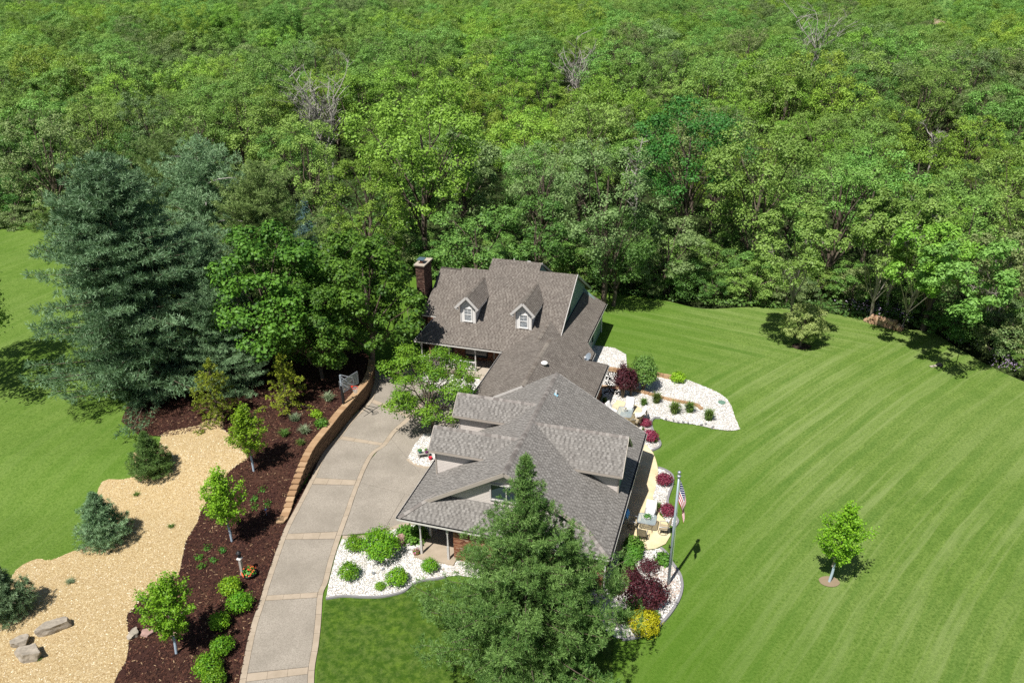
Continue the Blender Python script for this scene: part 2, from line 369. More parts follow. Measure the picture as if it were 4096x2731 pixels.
M['log_end'] = tinted('log_end', [(0, (.35, .20, .12)), (1, (.60, .42, .28))], orand=True, noise_scale=14)
M['ground'] = (lambda n: n.color(n.ramp(n.noise(.6, 6, .7), [(.3, (.018, .028, .008)), (.6, (.04, .062, .015)), (.8, (.07, .10, .025))])).bump(n.noise(3, 5), 1, .2).set(.95))(NB('forest_floor'))
# ------------------------------------------------------------------ ground and beds
def pip(px, py, poly):
    ins = np.zeros(px.shape, bool); n = len(poly); j = n-1
    for i in range(n):
        xi, yi = poly[i][0], poly[i][1]; xj, yj = poly[j][0], poly[j][1]
        c = ((yi > py) != (yj > py)) & (px < (xj-xi)*(py-yi)/(yj-yi+1e-12)+xi); ins ^= c; j = i
    return ins
def smooth_line(pts, n=6, closed=False):
    P = [Vector((p[0], p[1], 0)) for p in pts]; out = []; m = len(P)
    for i in range(m if closed else m-1):
        a = P[(i-1) % m] if closed or i > 0 else P[i]; b = P[i]; c = P[(i+1) % m]; d = P[(i+2) % m] if closed or i < m-2 else c
        for k in range(n):
            t = k/n; out.append(.5*((2*b)+(c-a)*t+(2*a-5*b+4*c-d)*t*t+(3*b-a-3*c+d)*t**3))
    if not closed: out.append(P[-1])
    return out
def sheet(name, poly, fn, off, mat, step=.8, parent=None, kind='structure'):
    poly = [(p[0], p[1]) for p in poly]
    xs = [p[0] for p in poly]; ys = [p[1] for p in poly]
    gx, gy = np.meshgrid(np.arange(min(xs), max(xs), step), np.arange(min(ys), max(ys), step))
    gx = gx.ravel()+.013; gy = gy.ravel()+.017; k = pip(gx, gy, poly); vs = [Vector(p) for p in poly]+[Vector(p) for p in zip(gx[k], gy[k])]
    n = len(poly); r = delaunay_2d_cdt(vs, [(i, (i+1) % n) for i in range(n)], [list(range(n))], 1, 1e-4)
    me = bpy.data.meshes.new(name); me.from_pydata([(v.x, v.y, fn(v.x, v.y)+off) for v in r[0]], [], [tuple(f) for f in r[2]]); me.update()
    if len(me.polygons) and me.polygons[0].normal.z < 0: me.flip_normals()
    me.materials.append(mat); o = link(name, me, parent)
    if kind: o['kind'] = kind
    return o
zero = lambda x, y: 0.0
def gp(fn, pts): return [g(*fn(*p)) for p in pts]
def scatter(name, poly, fn, dens, size, mat, form='stone', off=0.0, excl=()):
    """loose stones or chips lying on a bed, one joined object"""
    xs = [p[0] for p in poly]; ys = [p[1] for p in poly]; A = (max(xs)-min(xs))*(max(ys)-min(ys)); n = int(A*dens)
    x = RNG.uniform(min(xs), max(xs), n); y = RNG.uniform(min(ys), max(ys), n); k = pip(x, y, poly)
    for e in excl: k &= ~pip(x, y, e)
    x, y = x[k], y[k]; n = len(x); z = np.array([fn(a, b) for a, b in zip(x, y)])+off
    C = np.stack([x, y, z], 1); a = RNG.uniform(0, 2*np.pi, n); s = size*RNG.uniform(.55, 1.25, n)
    ex = np.stack([np.cos(a), np.sin(a), RNG.uniform(-.25, .25, n)], 1)*s[:, None]
    ey = np.stack([-np.sin(a), np.cos(a), RNG.uniform(-.25, .25, n)], 1)*s[:, None]
    up = np.array([[0, 0, 1.0]])*s[:, None]
    if form == 'stone':
        ey = ey*RNG.uniform(.55, .95, n)[:, None]; up = up*RNG.uniform(.35, .6, n)[:, None]
        V = np.stack([C+ex, C+ey, C-ex, C-ey, C+up, C+up*.9+ex*.45], 1).reshape(-1, 3)
        b = (np.arange(n)*6)[:, None]; Fq = np.concatenate([b+np.array([[0, 1, 5]]), b+np.array([[1, 4, 5]]), b+np.array([[1, 2, 4]]), b+np.array([[2, 3, 4]]), b+np.array([[3, 5, 4]]), b+np.array([[3, 0, 5]])], 1).reshape(-1, 3)
        me = np_mesh(name, V, Fq, np.repeat(RNG.random(n), 6), mat, 3)
    else:
        ey = ey*.28; C = C+up*.15
        V = np.stack([C-ex-ey, C+ex-ey, C+ex+ey, C-ex+ey], 1).reshape(-1, 3)
        b = (np.arange(n)*4)[:, None]; me = np_mesh(name, V, b+np.array([[0, 1, 2, 3]]), RNG.random(n), mat, 4)
    o = link(name, me); o['kind'] = 'stuff'; return o
def strip(name, path, wid, h, mat, fn=zero, off=0.0, label=None, cat=None, kind=None):
    """continuous poured kerb along a path"""
    P = [Vector((p[0], p[1], 0)) for p in path]; mb = MB(); L = []; n = len(P)
    for i in range(n):
        t = (P[min(i+1, n-1)]-P[max(i-1, 0)]).normalized(); q = Vector((-t.y, t.x, 0))*wid/2; z = fn(P[i].x, P[i].y)+off
        L += [P[i]+q+Vector((0, 0, z-.1)), P[i]+q*.85+Vector((0, 0, z+h)), P[i]-q*.85+Vector((0, 0, z+h)), P[i]-q+Vector((0, 0, z-.1))]
    fs = []
    for i in range(n-1):
        for k in range(3): fs.append((i*4+k, i*4+k+1, i*4+4+k+1, i*4+4+k))
    mb.add(L, fs); mb.add(L[:4], [(0, 1, 2, 3)]); mb.add(L[-4:], [(3, 2, 1, 0)])
    o = mb.build(name, mat, smooth=False); prop(o, label, cat, None, kind); return o

# one ground sheet to the horizon
gm = MB(); gm.add([(-4000, -200, -.6), (4000, -200, -.6), (4000, 5000, -.6), (-4000, 5000, -.6)], [(0, 1, 2, 3)])
gm.build('ground', M['ground'])['kind'] = 'structure'
# lawn: one sheet, rising gently west of the drive
lawn_back = [(-130, 112), (-90, 104), (-59, 98.5), (-48, 97), (-38, 96), (-26, 90), (-14, 84.5), (-4, 80), (4, 78.6), (10.2, 77.8), (15, 76), (19, 73.5), (24, 73.8), (29, 73.0), (33, 71), (36, 68.6), (39, 67.5), (40, 63.5), (42, 58.5), (47, 52), (56, 44), (75, 34), (75, 10), (-130, 10)]
LAWN = [Vector((p[0], p[1], 0)) for p in lawn_back]
sheet('lawn', smooth_line(LAWN[:-3], 4)+LAWN[-2:], lambda x, y: hlawn(x, y)-.03, 0, M['lawn'], 1.0)
FL = [dp_ for dp_ in gp(z7, [(1098, 1600), (1120, 1200), (1150, 960), (1182, 780), (1330, 756), (1450, 762), (1600, 762), (1700, 748), (1800, 718), (1870, 662), (1950, 634), (2040, 624), (2250, 640), (2600, 700)])]+[hw(9.5, -2.0), g(*z4(150, 1405)), g(*z4(230, 1465)), g(2420, 2900)]
sheet('front_lawn', FL, lambda x, y: 0, -.01, M['lawn_plain'], 2)
# fields glimpsed beyond the woods and a clearing
fm = MB(); fm.add([(-90, 205, -.35), (-44, 200, -.35), (-40, 250, -.35), (-88, 256, -.35)], [(0, 1, 2, 3)]); fm.build('meadow', plain('meadow_grass', (.17, .27, .05), .9))['kind'] = 'structure'
fm = MB(); fm.add([(60, 360, -.35), (220, 360, -.35), (260, 620, -.35), (60, 620, -.35)], [(0, 1, 2, 3)]); fm.build('field', plain('ploughed_field', (.42, .33, .22), .9, scale=.05))['kind'] = 'structure'
fm = MB(); fm.add([(175, 300, -.34), (300, 300, -.34), (420, 560, -.34), (222, 560, -.34)], [(0, 1, 2, 3)]); fm.build('green_field', plain('green_field', (.16, .28, .06), .9, scale=.05))['kind'] = 'structure'

# --- drive: base slab, aggregate panels and tan bands between recessed joints
rowL = [(900, 2980), (960, 2716), (1043, 2392), (1125, 2146), (1240, 1920), (1347, 1748), (1477, 1596), (1500, 1480)]
rowR = [(1252, 2980), (1258, 2680), (1292, 2376), (1366, 2140), (1440, 1931), (1546, 1779), (1650, 1668), (1720, 1580)]
denseL = {0: [(935, 2860)], 1: [z7(565, 1120), z7(605, 960)], 2: [z7(700, 670), z7(765, 480)], 3: [z7(885, 170), z7(940, 70)], 4: [z5(1320, 935)], 5: [z5(1580, 610)], 6: []}
denseR = {0: [(1256, 2820)], 1: [z7(1125, 1140), z7(1145, 950)], 2: [z7(1200, 640), z7(1240, 480)], 3: [z7(1375, 80), z7(1400, 0)], 4: [z5(1720, 1040), z5(1790, 925)], 5: [z5(1980, 735)], 6: []}
def rowcurve(rows, dense):
    pts = []; ks = []
    for i in range(len(rows)-1):
        seg = [rows[i]]+[tuple(p) for p in dense[i]]
        for j, p in enumerate(seg): pts.append(g(*p)); ks.append(i+j/len(seg))
    pts.append(g(*rows[-1])); ks.append(len(rows)-1)
    return pts, ks
LP, LK = rowcurve(rowL, denseL); RP, RK = rowcurve(rowR, denseR)
def cubic(ks, pts, s):
    i = max(0, min(len(ks)-2, next((j for j in range(len(ks)-1) if ks[j+1] >= s), len(ks)-2)))
    t = (s-ks[i])/(ks[i+1]-ks[i]); a = pts[max(i-1, 0)]; b = pts[i]; c = pts[i+1]; d = pts[min(i+2, len(pts)-1)]
    return .5*((2*b)+(c-a)*t+(2*a-5*b+4*c-d)*t*t+(3*b-a-3*c+d)*t**3)
def dp(s, wf, z=0.0):
    a = cubic(LK, LP, s); b = cubic(RK, RP, s); p = a.lerp(b, wf); return Vector((p.x, p.y, z))
def patch(name, s0, s1, w0, w1, ztop, mat, parent, n=8, th=.05):
    mb = MB(); vs = []
    for i in range(n+1):
        s = s0+(s1-s0)*i/n
        vs += [dp(s, w0, ztop), dp(s, w1, ztop), dp(s, w1, ztop-th), dp(s, w0, ztop-th)]
    fs = []
    for i in range(n):
        for k in range(4): k2 = (k+1) % 4; fs.append((i*4+k2, i*4+k, i*4+4+k, i*4+4+k2))
    fs += [(0, 1, 2, 3), tuple(n*4+k for k in (3, 2, 1, 0))]
    mb.add(vs, fs); return mb.build(name, mat, parent)
drive = empty('driveway', (0, 0, 0)); drive['kind'] = 'structure'
base = [dp(i/6, 0) for i in range(0, 43)]+[dp(i/6, 1) for i in range(42, -1, -1)]
def slab_poly(name, poly, z0, z1, mat, parent=None):
    return MB().prism([(p[0], p[1]) for p in poly], z0, z1).build(name, mat, parent)
me = MB()
for i in range(42):
    a, b, c, d = dp(i/6, 0), dp((i+1)/6, 0), dp((i+1)/6, 1), dp(i/6, 1); me.add([a, d, c, b], [(0, 1, 2, 3)])
o = me.build('joint_bed', M['joint'], drive)
wb = .085; gp_ = .004; cs = .045
for i in range(7):
    patch('panel', i+cs+gp_*1.5, i+1-cs-gp_*1.5, wb+gp_, 1-wb-gp_, .024, M['aggregate'], drive, 10)
    if i > 0:
        for k in range(3): patch('cross_band', i-cs, i+cs, wb+gp_+(1-2*wb-2*gp_)*k/3+.001, wb+gp_+(1-2*wb-2*gp_)*(k+1)/3-.002, .026, M['band'], drive, 2)
    for k in range(4):
        for (w0, w1) in ((0, wb), (1-wb, 1)): patch('edge_band', i+k/4+.002, i+(k+1)/4-.002, w0, w1, .028, M['band'], drive, 3)
# apron in front of the garage doors and turning area
def offR(s, d):
    a = dp(s, 1); t = (dp(s+.05, 1)-dp(s-.05, 1)).normalized(); return a+Vector((t.y, -t.x, 0))*d
apl = [offR(3+k*.25, .015) for k in range(0, 17)]
q0, q1, q2 = g(*z7(1505, 258)), g(*z7(1655, 222)), g(*z7(1830, 172))
gd = [hw(1.25, 1.0), hw(1.25, 5), hw(1.25, 9), hw(1.25, 13), hw(-.2, 17), hw(-1.4, 20.6)]
cut = [g(*z5(1900, 1568)), g(*z5(2060, 1290)), g(*z5(2190, 1100)), g(*z5(2330, 900))]
def apron(name, poly): slab_poly(name, poly, -.03, .022, M['aggregate'], drive)
slab_poly('joint_bed', [apl[0], q0, q1, q2]+gd+[apl[-1]]+apl[-2:0:-1], -.06, .004, M['joint'], drive)
def inset(poly, d=.012):
    c = sum((Vector((p[0], p[1], 0)) for p in poly), Vector())/len(poly); return [Vector((p[0], p[1], 0))+(c-Vector((p[0], p[1], 0))).normalized()*d for p in poly]
apron('panel', inset([apl[0], q0, q1, cut[0]]+[cut[1]]+[apl[4], apl[3], apl[2], apl[1]]))
apron('panel', inset([cut[0], q1, q2, gd[0], gd[1], cut[1]]))
apron('panel', inset([cut[1], gd[1], gd[2], cut[2], apl[9], apl[8], apl[7], apl[6], apl[5], apl[4]]))
apron('panel', inset([cut[2], gd[2], gd[3], gd[4], gd[5], apl[16], apl[14], apl[12], apl[10], apl[9]]))
# curved tan border of the entry bed
eb = smooth_line([g(*z7(1312, 290)), g(*z7(1500, 285)), g(*z7(1640, 245)), g(*z7(1780, 195)), g(*z7(1915, 180))], 8)
for i in range(0, len(eb)-1, 4): strip('border_band', eb[i:i+5], .34, .03, M['band']).parent = drive

# --- beds
mulch_poly = gp(z5, [(985, 1568), (1090, 1330), (1195, 1130), (1295, 970), (1435, 790), (1555, 640), (1665, 510), (1735, 420), (1790, 300)])
# (boundary along the drive at ground level; bed stands on the wall crest further up)
left_edge = [gt(*p) for p in [z5(1400, -300), z5(700, -330), z5(100, 0), z5(-420, 480), z5(-480, 640), z5(-330, 760), z5(-100, 775), z5(150, 745), z5(420, 700), z5(440, 720), z5(560, 820), z5(660, 960), z5(560, 1030), z5(480, 1100), z5(420, 1190), z5(330, 1290), z6(1350, 420), z6(1330, 490), z6(1260, 600), z6(1235, 700), z6(1215, 800), z6(1200, 850), z6(1130, 900), z6(960, 1000), z6(860, 1110), z6(860, 1190), z6(870, 1290), z6(850, 1420), z6(800, 1500), z6(770, 1568), z6(700, 1700)]]
drv_edge = [dp(s, -.004) for s in (0.35, .6, .8, 1, 1.33, 1.66, 2, 2.33, 2.66, 3, 3.2)]
# crest line sits WT to the left of the wall foot
def crest(i):
    a = WALLB[i]; t = (WALLB[min(i+1, len(WALLB)-1)]-WALLB[max(i-1, 0)]).normalized(); return a+Vector((-t.y, t.x, 0))*.46
crestL = [crest(i) for i in range(len(WALLB))]
MULCH = drv_edge+[p for p in crestL if p.y > drv_edge[-1].y+.3]+left_edge
sheet('mulch_bed', MULCH, hbed, .03, M['mulch'], .45)
CHIPS = [gt(*p) for p in [z5(420, 560), z5(440, 720), z5(560, 820), z5(660, 960), z5(560, 1030), z5(480, 1100), z5(420, 1190), z5(330, 1290), z6(1350, 420), z6(1330, 490), z6(1260, 600), z6(1235, 700), z6(1215, 800), z6(1200, 850), z6(1130, 900), z6(960, 1000), z6(860, 1110), z6(860, 1190), z6(870, 1290), z6(850, 1420), z6(800, 1500), z6(770, 1568), z6(700, 1700), z6(-200, 1700), z6(-200, 1180), z6(0, 1010), z6(110, 810), z6(250, 735), z6(340, 745), z6(500, 680), z6(630, 640), z6(640, 400), z6(690, 215), z6(840, 200), z6(930, 160), z6(900, 20), z5(-150, 900), z5(-120, 760), z5(0, 720), z5(200, 680)]]
hc = lambda x, y: max(hlawn(x, y)+.02, min(hbed(x, y), hlawn(x, y)+.02+.0))
sheet('wood_chip_bed', smooth_line(CHIPS, 3, True), lambda x, y: hbed(x, y), .05, M['chips'], .6)
scatter('mulch_pieces', MULCH, hbed, 110, .075, M['mulch_piece'], 'chip', .045)
scatter('wood_chips', CHIPS, hbed, 150, .075, M['chip_piece'], 'chip', .03)

BED_F = gp(z7, [(1308, 306), (1270, 400), (1243, 500), (1208, 640), (1184, 775), (1240, 762), (1330, 752), (1450, 758), (1600, 758), (1700, 742), (1800, 712), (1870, 655), (1950, 628), (2040, 618), (2120, 600), (2220, 590), (2420, 620), (2420, 420), (2300, 330), (1960, 180), (1915, 186), (1800, 203), (1650, 252), (1500, 296)])
BED_R = gp(z3, [(375, 237), (530, 262), (905, 285), (1040, 315), (1160, 330), (1300, 345), (1450, 400), (1600, 462), (1700, 510), (1790, 580), (1840, 660), (1880, 790), (1940, 930), (1890, 945), (1800, 950), (1620, 925), (1480, 890), (1330, 865), (1200, 855), (1060, 825), (990, 800), (940, 800), (905, 830), (895, 880), (920, 960), (960, 1030), (1000, 1090), (990, 1140), (900, 1183)])+[hw(14.2, 6.5), hw(12.1, 6.5), hw(12.1, 13), hw(8.0, 13.2), hw(8.0, 22)]
BED_B = [hw(6.5, 21.8), hw(9.2, 22.3), hw(9.3, 26), hw(8.6, 29.5), hw(7.4, 30.5), hw(5.3, 30.5), hw(5.3, 24)]
BED_S = [g(*z4(*p)) for p in [(585, 45), (650, 65), (700, 100), (715, 140), (705, 200), (680, 270), (668, 330), (690, 380), (715, 430), (755, 490), (725, 545), (690, 520), (650, 480), (560, 330), (545, 290), (575, 190), (590, 90)]]
BED_P = [g(*z4(*p)) for p in [(430, 735), (520, 735), (620, 713), (660, 760), (700, 830), (750, 900), (780, 960), (790, 1040), (770, 1130), (720, 1220), (650, 1310), (560, 1390), (460, 1440), (380, 1465), (290, 1475), (230, 1460), (150, 1400), (100, 1300)]]+[hw(9.5, -2.2), hw(9.5, -.1), hw(12.0, .3), hw(12.1, 3.6)]
for nm, P, k in (('entry_stone_bed', BED_F, 1), ('terraced_stone_bed', BED_R, 1), ('corner_stone_bed', BED_B, 1), ('patio_stone_bed', BED_S, 1), ('flagpole_stone_bed', BED_P, 1)):
    sheet(nm, P, zero, .03, M['gravel'], 1.5)
PATIO = [g(*z3(800, 1090)), g(*z3(870, 1145)), g(*z3(920, 1215)), g(*z3(950, 1290)), g(*z3(970, 1370)), g(*z3(976, 1450)), g(*z4(588, 40)), g(*z4(590, 90)), g(*z4(575, 190)), g(*z4(548, 285)), g(*z4(552, 335)), g(*z4(600, 400)), g(*z2(2130, 800)), g(*z2(2182, 850)), g(*z2(2215, 905)), g(*z2(2218, 965)), g(*z2(2180, 1030)), g(*z2(2100, 1068)), g(*z2(2000, 1080)), g(*z2(1940, 1060)), hw(12.05, 2.2), hw(12.05, 13.0), hw(8.0, 13.1), hw(8.0, 16.0), g(*z3(500, 590)), g(*z3(700, 640)), g(*z3(790, 700)), g(*z3(735, 900)), g(*z3(760, 1000))]
sheet('patio', PATIO, zero, .045, M['patio'], 2)
for nm, P, d, ex in (('entry_bed_stones', BED_F, 60, ()), ('terraced_bed_stones', BED_R, 45, (PATIO,)), ('corner_bed_stones', BED_B, 40, ()), ('patio_bed_stones', BED_S, 60, (PATIO,)), ('flagpole_bed_stones', BED_P, 45, ())):
    scatter(nm, [(p[0], p[1]) for p in P], zero, d, .06, M['stone_piece'], 'stone', .035, ex)
scatter('tan_bed_stones', [g(*z4(*p)) for p in [(560, 860), (660, 850), (740, 900), (775, 1040), (750, 1130), (650, 1180), (560, 1090), (500, 960)]], zero, 70, .07, M['stone_tan'], 'stone', .05)
k1 = smooth_line(gp(z7, [(1184, 775), (1240, 764), (1330, 754), (1450, 760), (1600, 760), (1700, 744), (1800, 714), (1870, 657), (1950, 630), (2040, 620), (2120, 602)]), 4)
strip('garden_kerb', k1, .14, .09, M['kerb'], label='grey poured kerb between entry stone bed and front lawn', cat='kerb')
k2 = smooth_line(gp(z3, [(1000, 800), (940, 800), (905, 830), (895, 880), (920, 960), (960, 1030), (1000, 1090), (990, 1140), (905, 1183)]), 4)
strip('garden_kerb', k2, .18, .1, M['kerb'], label='grey kerb curling round the two northern red shrubs', cat='kerb')
k3 = smooth_line([g(*z4(*p)) for p in [(590, 45), (650, 65), (700, 100), (715, 140), (705, 200), (680, 270), (668, 330), (690, 380), (715, 430), (755, 490), (730, 535)]], 4)
strip('garden_kerb', k3, .18, .1, M['kerb'], label='wavy grey kerb of the narrow bed behind the flag', cat='kerb')
k4 = smooth_line([g(*z4(*p)) for p in [(610, 715), (660, 760), (700, 830), (750, 900), (780, 960), (790, 1040), (770, 1130), (720, 1220), (650, 1310), (560, 1390), (460, 1440), (380, 1465), (290, 1475)]], 4)
strip('garden_kerb', k4, .18, .1, M['kerb'], label='long grey kerb rounding the flagpole bed', cat='kerb')
# small bare rings under lawn trees
def ring(name, c, r, mat, fn=zero, z=.02):
    P = [(c[0]+r*math.cos(a*math.pi/8)*(1+.12*random.random()), c[1]+.8*r*math.sin(a*math.pi/8)) for a in range(16)]
    return sheet(name, P, lambda x, y: hlawn(x, y), z, mat, .5)
ring('bare_soil_ring', g(3317, 2325), .55, plain('dry_soil', (.26, .20, .13), .95, scale=8))
ring('bare_soil_ring', g(3204, 1385), .8, M['soil'])

gap_ = [dp(3.2+k*.25, .002) for k in range(15)]+[WALLB[i]+Vector((-.1, 0, 0)) for i in range(len(WALLB)-1, -1, -1)]
sheet('wall_foot_strip', gap_, zero, -.012, M['mulch'], 1)
# --- retaining wall beside the drive
rw = empty('retaining_wall', (0, 0, 0), label='curved tan block retaining wall between the mulch bed and the drive', cat='retaining wall')
wp = smooth_line(WALLB, 14); seg = [0.0]
for i in range(1, len(wp)): seg.append(seg[-1]+(wp[i]-wp[i-1]).length)
def walong(s):
    i = max(0, min(len(wp)-2, int(np.searchsorted(seg, s))-1)); t = (s-seg[i])/max(1e-6, seg[i+1]-seg[i]); p = wp[i].lerp(wp[i+1], t)
    d = (wp[i+1]-wp[i]).normalized(); return p, d, Vector((-d.y, d.x, 0))
Lw = seg[-1]; s = .25; face = MB(); nface = 0; cap_me = {}
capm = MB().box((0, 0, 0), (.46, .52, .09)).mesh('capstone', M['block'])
fcm = [MB().box((0, 0, 0), (.43, .26+.02*k, .185)).mesh('wall_block', M['block_shaded']) for k in range(3)]
while s < Lw-.3:
    p, d, n = walong(s); top = TH_*S((p.y-_wy[0]-.3)/6.5)+.06; top = max(top, .12)
    rz = math.atan2(d.y, d.x)
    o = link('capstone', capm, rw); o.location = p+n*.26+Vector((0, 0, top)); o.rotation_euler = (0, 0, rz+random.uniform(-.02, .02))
    k = 0; z = top-.045-.095
    while z > -.05:
        off = .22 if k % 2 else 0; pp, dd, nn = walong(min(Lw-.1, s+off))
        if nface < 290:
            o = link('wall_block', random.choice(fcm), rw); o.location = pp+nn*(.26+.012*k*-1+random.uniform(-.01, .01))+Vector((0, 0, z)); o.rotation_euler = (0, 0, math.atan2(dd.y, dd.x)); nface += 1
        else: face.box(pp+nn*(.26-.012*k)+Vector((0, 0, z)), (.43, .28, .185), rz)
        z -= .19; k += 1
    s += .47
if face.v:
    o = face.build('distant_wall_blocks', M['block_shaded'], rw); o['kind'] = 'stuff'

# --- low block terraces in the right-hand stone bed
def blocks(label, pts, courses=1, skip=()):
    w_ = empty('terrace_wall', (0, 0, 0), label=label, cat='garden wall'); P = smooth_line(pts, 5); L = 0; k = 0
    bm_ = MB().box((0, 0, 0), (.40, .28, .15)).mesh('block', M['block'])
    acc = 0.0
    for i in range(1, len(P)):
        d = P[i]-P[i-1]; t = 0
        while acc <= d.length:
            p = P[i-1]+d*(acc/d.length); rz = math.atan2(d.y, d.x)
            for c in range(courses):
                o = link('block', bm_, w_); o.location = p+Vector((.02*random.random()-c*.03, .02*random.random()+c*.03, .10+.155*c)); o.rotation_euler = (0, 0, rz+random.uniform(-.04, .04))
            acc += .42
        acc -= d.length
blocks('upper row of tan blocks along the lawn edge of the white bed', gp(z3, [(375, 240), (530, 262), (700, 278), (905, 300), (1040, 325), (1165, 348)]), 2)
blocks('lower row of tan blocks stepping through the white stones', gp(z3, [(305, 440), (480, 452), (705, 485), (830, 515), (940, 545), (1100, 590), (1280, 625), (1420, 655), (1460, 680), (1500, 715)]), 1)

# ------------------------------------------------------------------ the house
house = bpy.data.objects.new('house', None); COL.objects.link(house); house.matrix_world = HM
prop(house, 'sprawling house with grey-brown shingle roofs, dormers and attached garage', 'house')
def clip(sub, poly):
    out = sub; n = len(poly)
    ar = sum(poly[i][0]*poly[(i+1) % n][1]-poly[(i+1) % n][0]*poly[i][1] for i in range(n)); sg = 1 if ar > 0 else -1
    for i in range(n):
        a, b = poly[i], poly[(i+1) % n]; inp = out; out = []
        if not inp: return []
        def side(p): return sg*((b[0]-a[0])*(p[1]-a[1])-(b[1]-a[1])*(p[0]-a[0]))
        for j in range(len(inp)):
            p, q = inp[j-1], inp[j]; sp, sq = side(p), side(q)
            if (sp >= 0) != (sq >= 0):
                t = sp/(sp-sq); out.append((p[0]+(q[0]-p[0])*t, p[1]+(q[1]-p[1])*t))
            if sq >= 0: out.append(q)
    return out
class Frame:
    def __init__(s, pts, up=(0, 0, 1), org=None, flip=False):
        P = [Vector(p) for p in pts]; n = Vector((0, 0, 0))
        for i in range(len(P)): n += (P[i]-P[0]).cross(P[(i+1) % len(P)]-P[0])
        n.normalize()
        if abs(n.z) > .05 and n.z < 0: n = -n
        if flip: n = -n
        s.n = n; s.e = Vector((0, 0, 1)).cross(n).normalized(); s.s = n.cross(s.e).normalized()
        s.o = Vector(org) if org is not None else min(P, key=lambda p: p.z)
        s.pts = P
    def to2(s, p): d = Vector(p)-s.o; return (d.dot(s.e), d.dot(s.s))
    def to3(s, a, b, h=0): return s.o+s.e*a+s.s*b+s.n*h
    def mat(s, a, b, h=0): return Matrix.Translation(s.to3(a, b, h)) @ Matrix((s.e, s.s, s.n)).transposed().to_4x4()
SHING = []   # whole shingles, candidates for single objects
def courses(fr, poly3, mb, row, wid, lift, gap=0.0, lap=1.0, keep=None, b0=0.0, tintf=None):
    """rows of lapped pieces clipped to a convex polygon"""
    P = [fr.to2(p) for p in poly3]; bmin = min(p[1] for p in P); bmax = max(p[1] for p in P); amin = min(p[0] for p in P); amax = max(p[0] for p in P)
    r = math.floor((bmin-b0)/row)
    while b0+r*row < bmax:
        b = b0+r*row; a = amin-random.random()*.3
        while a < amax:
            w_ = wid() if callable(wid) else wid
            rect = [(a+gap/2, b+gap/2), (a+w_-gap/2, b+gap/2), (a+w_-gap/2, b+row-gap/2), (a+gap/2, b+row-gap/2)]
            q = clip(rect, P); hgt = lift() if callable(lift) else lift
            if len(q) >= 3:
                full = len(q) == 4 and abs((q[0][0]-q[2][0])*(q[0][1]-q[2][1])) > .98*(w_-gap)*(row-gap) and abs((max(t[0] for t in q)-min(t[0] for t in q))-(w_-gap)) < 1e-3 and abs((max(t[1] for t in q)-min(t[1] for t in q))-(row-gap)) < 1e-3
                if keep is not None and full: keep.append((fr, a, b, w_, row, hgt, mb))
                else: put_piece(fr, q, b, row, hgt, lap, mb, tintf)
            a += w_
        r += 1
def put_piece(fr, q, b, row, hgt, lap, mb, tintf=None):
    n = len(q); top = []
    for (x, y) in q: top.append(fr.to3(x, y, hgt*(1-lap*.85*(y-b)/row)+.002))
    bot = [fr.to3(x, y, -.012) for (x, y) in q]
    mb.add(top+bot, [tuple(range(n))]+[(i, n+i, n+(i+1) % n, (i+1) % n) for i in range(n)], (tintf() if tintf else (shing_t(hgt) if row == .145 else random.random())))
WID = [.13, .17, .22, .28]
_alt = [0]
def shing_w():
    _alt[0] ^= 1; return random.choice((.14, .17, .20)) if _alt[0] else random.choice((.09, .12, .15))
def shing_h(): return .018 if _alt[0] else .009
def shing_t(h): return random.uniform(.5, .95) if h > .015 else random.uniform(.1, .55)
roofs = {}
def roof(name, outline, pieces, mat, th=.16, org_z=2.7, single=False, cut_sides=True):
    """slab plus shingle courses; outline and pieces are lists of (u,v,z)"""
    fr = Frame(outline, org=(0, 0, 0)); mb = MB(); n = len(outline)
    O3 = [Vector(p) for p in outline]; top = [p-fr.n*.006 for p in O3]; bot = [p-Vector((0, 0, th)) for p in O3]
    from mathutils.geometry import tessellate_polygon
    tri = tessellate_polygon([top]); ff = []
    for t in tri:
        nn = (top[t[1]]-top[t[0]]).cross(top[t[2]]-top[t[0]]); t = t if nn.dot(fr.n) > 0 else t[::-1]; ff.append(tuple(t)); ff.append(tuple(n+i for i in t[::-1]))
    for i in range(n): ff.append((i, (i+1) % n, n+(i+1) % n, n+i))
    mb.add(top+bot, ff, .3); ro = mb.build(name, [mat], house)
    # courses are level with each other where slopes share an eave height
    b0 = fr.s.dot(Vector((0, 0, 0))) ; sh = MB(); keep = []
    p0 = O3[0]; fr.o = p0; zb = (org_z-p0.z)/max(.05, fr.s.z)
    for pc in pieces: courses(fr, pc, sh, .145, shing_w, shing_h, keep=keep, b0=zb)
    roofs.setdefault(name, []).append((ro, sh, keep, mat)); return ro
def R3(fn, pts): return [(u, v, fn(u, v)) for u, v in pts]
GLz = lambda u, v: 2.7+.595*u
GRz = lambda u, v: 2.7+.595*(12.6-u)
SKz = lambda u, v: 2.7+.85*v
MN, MO = M['shingle_new'], M['shingle_old']
roof('garage_roof', R3(GLz, [(0, 0), (1.36, .95), (6.3, .95), (6.3, 13.1), (0, 13.1)]), [R3(GLz, [(0, 0), (1.36, .952), (0, .952)]), R3(GLz, [(0, .95), (6.3, .95), (6.3, 13.1), (0, 13.1)])], MN)
roof('garage_roof', R3(GRz, [(12.6, 0), (12.6, 13.1), (6.3, 13.1), (6.3, .95), (11.24, .95)]), [R3(GRz, [(12.6, 0), (12.6, .952), (11.24, .952)]), R3(GRz, [(12.6, .95), (12.6, 13.1), (6.3, 13.1), (6.3, .95)])], MN)
sk = R3(SKz, [(0, 0), (12.6, 0), (10.63, 1.38), (1.97, 1.38)]); roof('front_skirt_roof', sk, [sk], MN)
